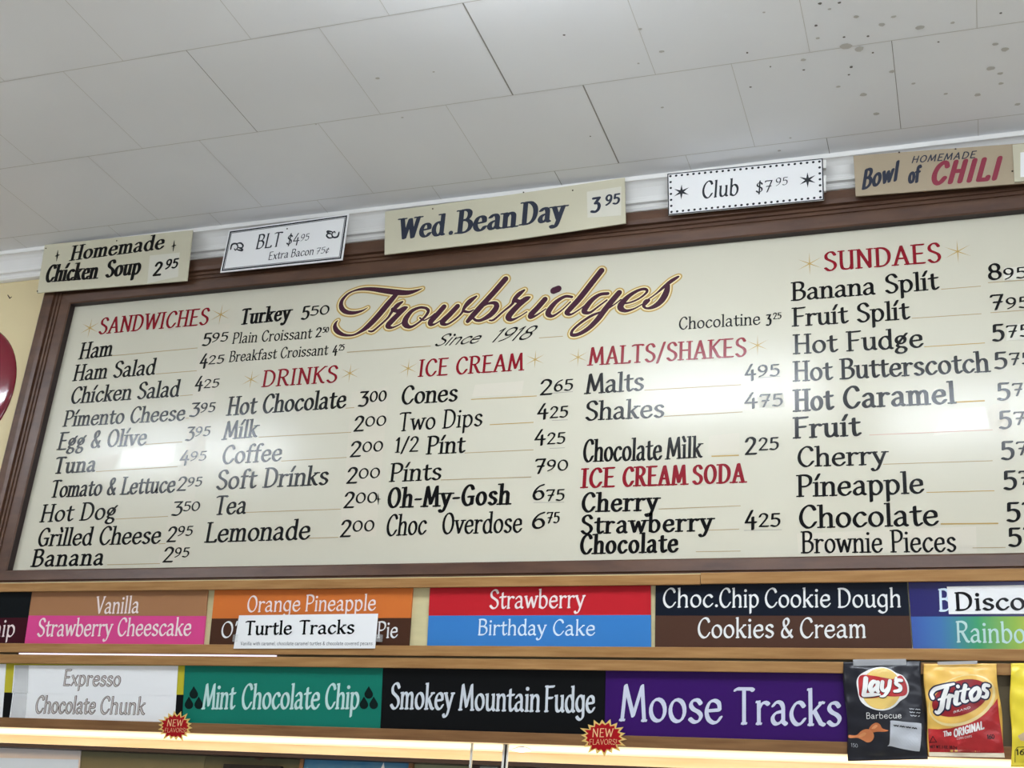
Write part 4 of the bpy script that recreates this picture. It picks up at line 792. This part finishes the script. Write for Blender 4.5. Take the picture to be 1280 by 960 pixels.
def a2(t, lift, b):
    k = 891/130; P = lambda x, y: (1150+x/k, 815+y/k)
    kw = dict(lift=lambda u, v: lift(u, v), base=b)
    curve = [(68, 655), (150, 662), (260, 655), (360, 630), (470, 580), (560, 520), (630, 450), (664, 395)]
    poly('red_field', RACK, [P(x, y) for x, y in curve+[(680, 560), (700, 700), (722, 860), (700, 866), (400, 862), (80, 856), (72, 760)]], M_rd, t, .0006, **kw)
    poly('swoosh', RACK, [P(*p) for p in ell(360, 415, 300, 205, -24)], mat('pale_gold_print', (240, 214, 150), .35, .5), t, .0008, **kw)
    poly('swoosh', RACK, [P(*p) for p in ell(352, 408, 284, 188, -24)], M_yl, t, .0011, **kw)
    poly('logo', RACK, [P(*p) for p in ell(345, 395, 252, 146, -20)], mat('deep_red_print', (150, 26, 32), .32, .5), t, .0014, **kw)
    LZ = [('F', 95, 300, 330, 375), ]
    F_ = [[(110, 395, 20), (98, 360, 20), (125, 322, 22), (190, 300, 22), (290, 275, 12)], [(232, 305, 24), (200, 400, 26), (185, 480, 26), (155, 520, 20), (135, 512, 14)], [(160, 410, 10), (240, 385, 14)],
          [(255, 375, 22), (238, 480, 20)], [(245, 410, 14), (268, 378, 20), (285, 380, 16)], [(318, 350, 24), (305, 430, 26), (318, 450, 16), (345, 440, 12)], [(325, 296, 20), (326, 298, 20)],
          [(388, 290, 22), (368, 400, 24), (385, 428, 16), (410, 418, 12)], [(340, 338, 10), (420, 318, 12)], [(468, 318, 22), (436, 360, 24), (448, 412, 20), (490, 395, 22), (510, 345, 24), (495, 310, 20), (468, 318, 22)],
          [(588, 290, 18), (555, 285, 20), (545, 318, 20), (575, 345, 20), (565, 385, 20), (535, 385, 14)]]
    F_ = [[(x, y, r*.80) for x, y, r in q] for q in F_]
    pen('logo_outline', RACK, F_, M_ng, t, .0018, 1.9, org=(1150, 815), sc_=k, **kw); pen('logo_lettering', RACK, F_, M_w, t, .0023, 0, org=(1150, 815), sc_=k, **kw)
    text('small_print', RACK, 'BRAND', *P(288, 526), *P(432, 484), 16/k, 'sansb', M_w, t, .0018, lift=kw['lift'], base=b)
    text('flavor_lettering', RACK, 'The', *P(200, 725), *P(272, 712), 42/k, 'sansb', M_w, t, .0010, lift=kw['lift'], base=b); text('flavor_lettering', RACK, 'ORIGINAL', *P(290, 730), *P(552, 655), 62/k, 'sansb', M_w, t, .0010, lift=kw['lift'], base=b)
    text('small_print', RACK, 'CORN CHIPS', *P(315, 752), *P(445, 730), 17/k, 'sans', M_w, t, .0010, lift=kw['lift'], base=b)
    text('small_print', RACK, 'NET WT. 1 OZ. 28.3 g', *P(85, 822), *P(318, 828), 22/k, 'sansb', M_dk, t, .0010, lift=kw['lift'], base=b); text('small_print', RACK, '160', *P(575, 745), *P(640, 742), 36/k, 'sansb', M_dk, t, .0010, lift=kw['lift'], base=b)
    pen('small_print', RACK, [[(82, 775, 3), (110, 722, 3), (142, 772, 3), (82, 775, 3)]], M_dk, t, .0010, 0, org=(1150, 815), sc_=k, smooth=False, **kw)
    poly('crimp', RACK, [P(x, y) for x, y in [(74, 858), (400, 863), (722, 866), (727, 905), (400, 898), (78, 893)]], mat('cream_crimp_print', (236, 220, 190), .35, .5), t, .0009, **kw)
    tape_piece(t, [P(150, 112), P(490, 104), P(490, 76), P(150, 84)], lift, .02)
def a3(t, lift, b):
    kw = dict(lift=lambda u, v: lift(u, v), base=b)
    rim_ = [(1269, 953), (1269, 938), (1272, 934), (1300, 933), (1300, 953)]
    pen('small_print', RACK, [[(x, y, .35) for x, y in rim_]], M_dk, t, .0010, smooth=False, **kw)
    text('small_print', RACK, '160', 1270.5, 943.5, 1288, 943, 6.5, 'sansb', M_dk, t, .0012, lift=kw['lift'], base=b)
    poly('logo', RACK, [(x, y) for x, y in ell(1312, 870, 30, 32)], M_rd, t, .0010, **kw)
    poly('crisp_picture', RACK, [(1272, 920), (1282, 914), (1300, 915), (1300, 926), (1276, 926)], mat('tan_print', (206, 178, 140), .4, .4), t, .0010, **kw)
bag('crisp_bag', [(1053.5, 827.5), (1150.5, 826), (1161, 949), (1061, 951.5)], 'charcoal snack bag with white speech panel hanging beside the violet sign', M_bk, a1)
bag('corn_chip_bag', [(1154.6, 830), (1245.5, 829.5), (1256.5, 946.5), (1161, 944.5)], 'red and yellow snack bag between the charcoal and lemon bags', M_yl, a2)
bag('crisp_bag', [(1262.5, 829), (1358, 828.5), (1362, 961), (1264.5, 958.5)], 'lemon yellow snack bag cut off at the rack end', M_lem, a3)

# ------------------------------------------------------------------ things on the wall under the rack
q = [(-60, 962+20), (97, 985), (101.5, 933), (-60, 929.5)]
NB = Frame(-.034, 1.55); LOW = Frame(-.03, 1.55)
t = root_at(NB, q, 0, 'wall_calendar', 'pale blue and white sheet with a punched top edge under the rack', 'calendar')
slab('paper', NB, quad(NB, q), -.003, 0, flat('pale_paper', (222, 212, 206)), t)
poly('picture', NB, [(-60, 985), (96, 985), (98.5, 949.5), (-60, 946)], flat('pale_blue_print', (206, 226, 250)), t, .0005)
V, F = [], []
for i in range(19):
    c = NB.uv(.8+5.2*i, 934+.175*i*1.2); k = len(V); V += [(c[0]+.0022*math.cos(a), c[1]+.0018*math.sin(a)) for a in np.arange(8)*math.pi/4]; F.append(tuple(range(k, k+8)))
put('punched_hole', NB, V, F, .0005, flat('hole_shadow', (120, 104, 100)), t)
def framed(px, label, mframe, minner, wd=.012, name='framed_picture', cat='picture', inner='picture'):
    t = root_at(LOW, px, .01, name, label, cat); P = np.array(quad(LOW, px)); lo, hi = P.min(0), P.max(0)
    for a, b in (((lo[0], lo[1]), (lo[0]+wd, hi[1])), ((hi[0]-wd, lo[1]), (hi[0], hi[1])), ((lo[0]+wd, hi[1]-wd), (hi[0]-wd, hi[1])), ((lo[0]+wd, lo[1]), (hi[0]-wd, lo[1]+wd))):
        slab('frame_rail', LOW, [(a[0], a[1]), (b[0], a[1]), (b[0], b[1]), (a[0], b[1])], .0005, .014, mframe, t, .001)
    slab(inner, LOW, [(lo[0]+wd*.8, lo[1]+wd*.8), (hi[0]-wd*.8, lo[1]+wd*.8), (hi[0]-wd*.8, hi[1]-wd*.8), (lo[0]+wd*.8, hi[1]-wd*.8)], .0005, .008, minner, t)
    return t
M_sea = mat('painted_sky', (20, 104, 150), .4, .4, noise=.5, nscale=9, stretch=(1, 1, 2.4), dark=(96, 140, 160))
M_dkw = mat('dark_stained_wood', (66, 50, 40), .45, .4)
t = framed([(379.5, 1080), (506, 1080), (506, 944.5), (379.5, 941.5)], 'framed blue seascape with a white sail hanging under the rack', mat('thin_brown_frame', (128, 90, 56), .5, .4), M_sea, .010)
poly('sail', LOW, [(476.5, 964), (481.5, 953.5), (483, 964)], M_white, t, .0086)
framed([(283, 1040), (343, 1042), (343, 958), (283, 956)], 'black topped frame under the green mint sign', mat('black_plastic', (10, 10, 12), .4, .4), mat('dim_glass', (40, 44, 48), .15, .6), .02, 'framed_notice', 'notice', 'glass')
M_mir = mat('mirror_glass', (186, 190, 180), .12, .5, metal=.6)
framed([(594, 1060), (626, 1061), (626, 950.5), (594, 949.5)], 'narrow dark wood framed mirror beside the white strip', M_dkw, M_mir, .016, 'framed_mirror', 'mirror', 'glass')
framed([(664, 1060), (709, 1062), (709, 954), (664, 953)], 'wider dark wood framed mirror under the black fudge sign', M_dkw, M_mir, .014, 'framed_mirror', 'mirror', 'glass')
EDGE = Frame(yf+.012, 1.55)     # edges of the sliding panels that hang behind the lowest rail
for x0, x1, c, lab in ((588.2, 590.6, (206, 206, 196), 'thin pale upright edge beside the narrow mirror'), (628.4, 631.1, (226, 224, 214), 'thin white upright edge just before the dark gap'), (631.4, 633.2, (30, 26, 24), 'thin dark upright gap strip between two white edges'), (633.6, 635.4, (228, 226, 216), 'thin white upright edge just past the dark gap')):
    a, b = float(EDGE.uv(x0, 945)[0]), float(EDGE.uv(x1, 945)[0])
    o = box('panel_edge', (a, yf+.008, 1.2), (b, yf+.014, zu-.0004), mat('edge_%d' % c[0], c, .4, .3)); bevel(o, .0003)
    tag(o, lab, 'trim strip', 'upright panel edges under the rack')
for x0, x1, c in ((-120, 263.6, (120, 114, 86)), (264, 504, (104, 99, 74)), (504, 634.6, (146, 146, 114)), (634.6, 708, (150, 152, 120)), (708, 900, (186, 193, 156))):  # olive panels put on the wall; shade under the overhang is in their colours
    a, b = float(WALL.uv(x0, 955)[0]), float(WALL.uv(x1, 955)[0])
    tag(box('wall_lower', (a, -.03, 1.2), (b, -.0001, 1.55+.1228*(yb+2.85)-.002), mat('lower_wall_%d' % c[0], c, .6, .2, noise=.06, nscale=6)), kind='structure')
# torn scraps
V, F = [], []
t = root_at(LOW, [(327, 948)], .004, 'torn_paper', 'ragged brown scrap stuck under the rack edge', 'scrap')
slab('scrap', LOW, quad(LOW, [(312, 941), (343, 942.5), (340, 948), (332, 947.5), (326, 950.5), (319, 948.5)]), 0, .0014, mat('brown_scrap', (96, 68, 56), .7, .2), t)
zc = zu-.0012; P = [np.array(ceil_pt(0, 0))*0]
def und(px, py):
    d = RT*((px-640)/FPX)-UP*((py-480)/FPX)+FW; k = (zc-CAM[2])/d[2]; return CAM+d*k
ring = [(640, 937), (648, 934), (655, 933.5), (661, 936), (664, 938), (657, 939), (653, 940), (649, 939.5)]
V = [und(*p) for p in ring]; V = V+[v-np.array([0, 0, .0015]) for v in V]
o = clean(obj('tape_scrap', V, [tuple(range(8)), tuple(range(8, 16))]+[(i, (i+1) % 8, 8+(i+1) % 8, 8+i) for i in range(8)], mat('white_scrap', (226, 236, 250), .5, .4)))
tag(o, 'white scrap of tape on the bright pine underside', 'tape')
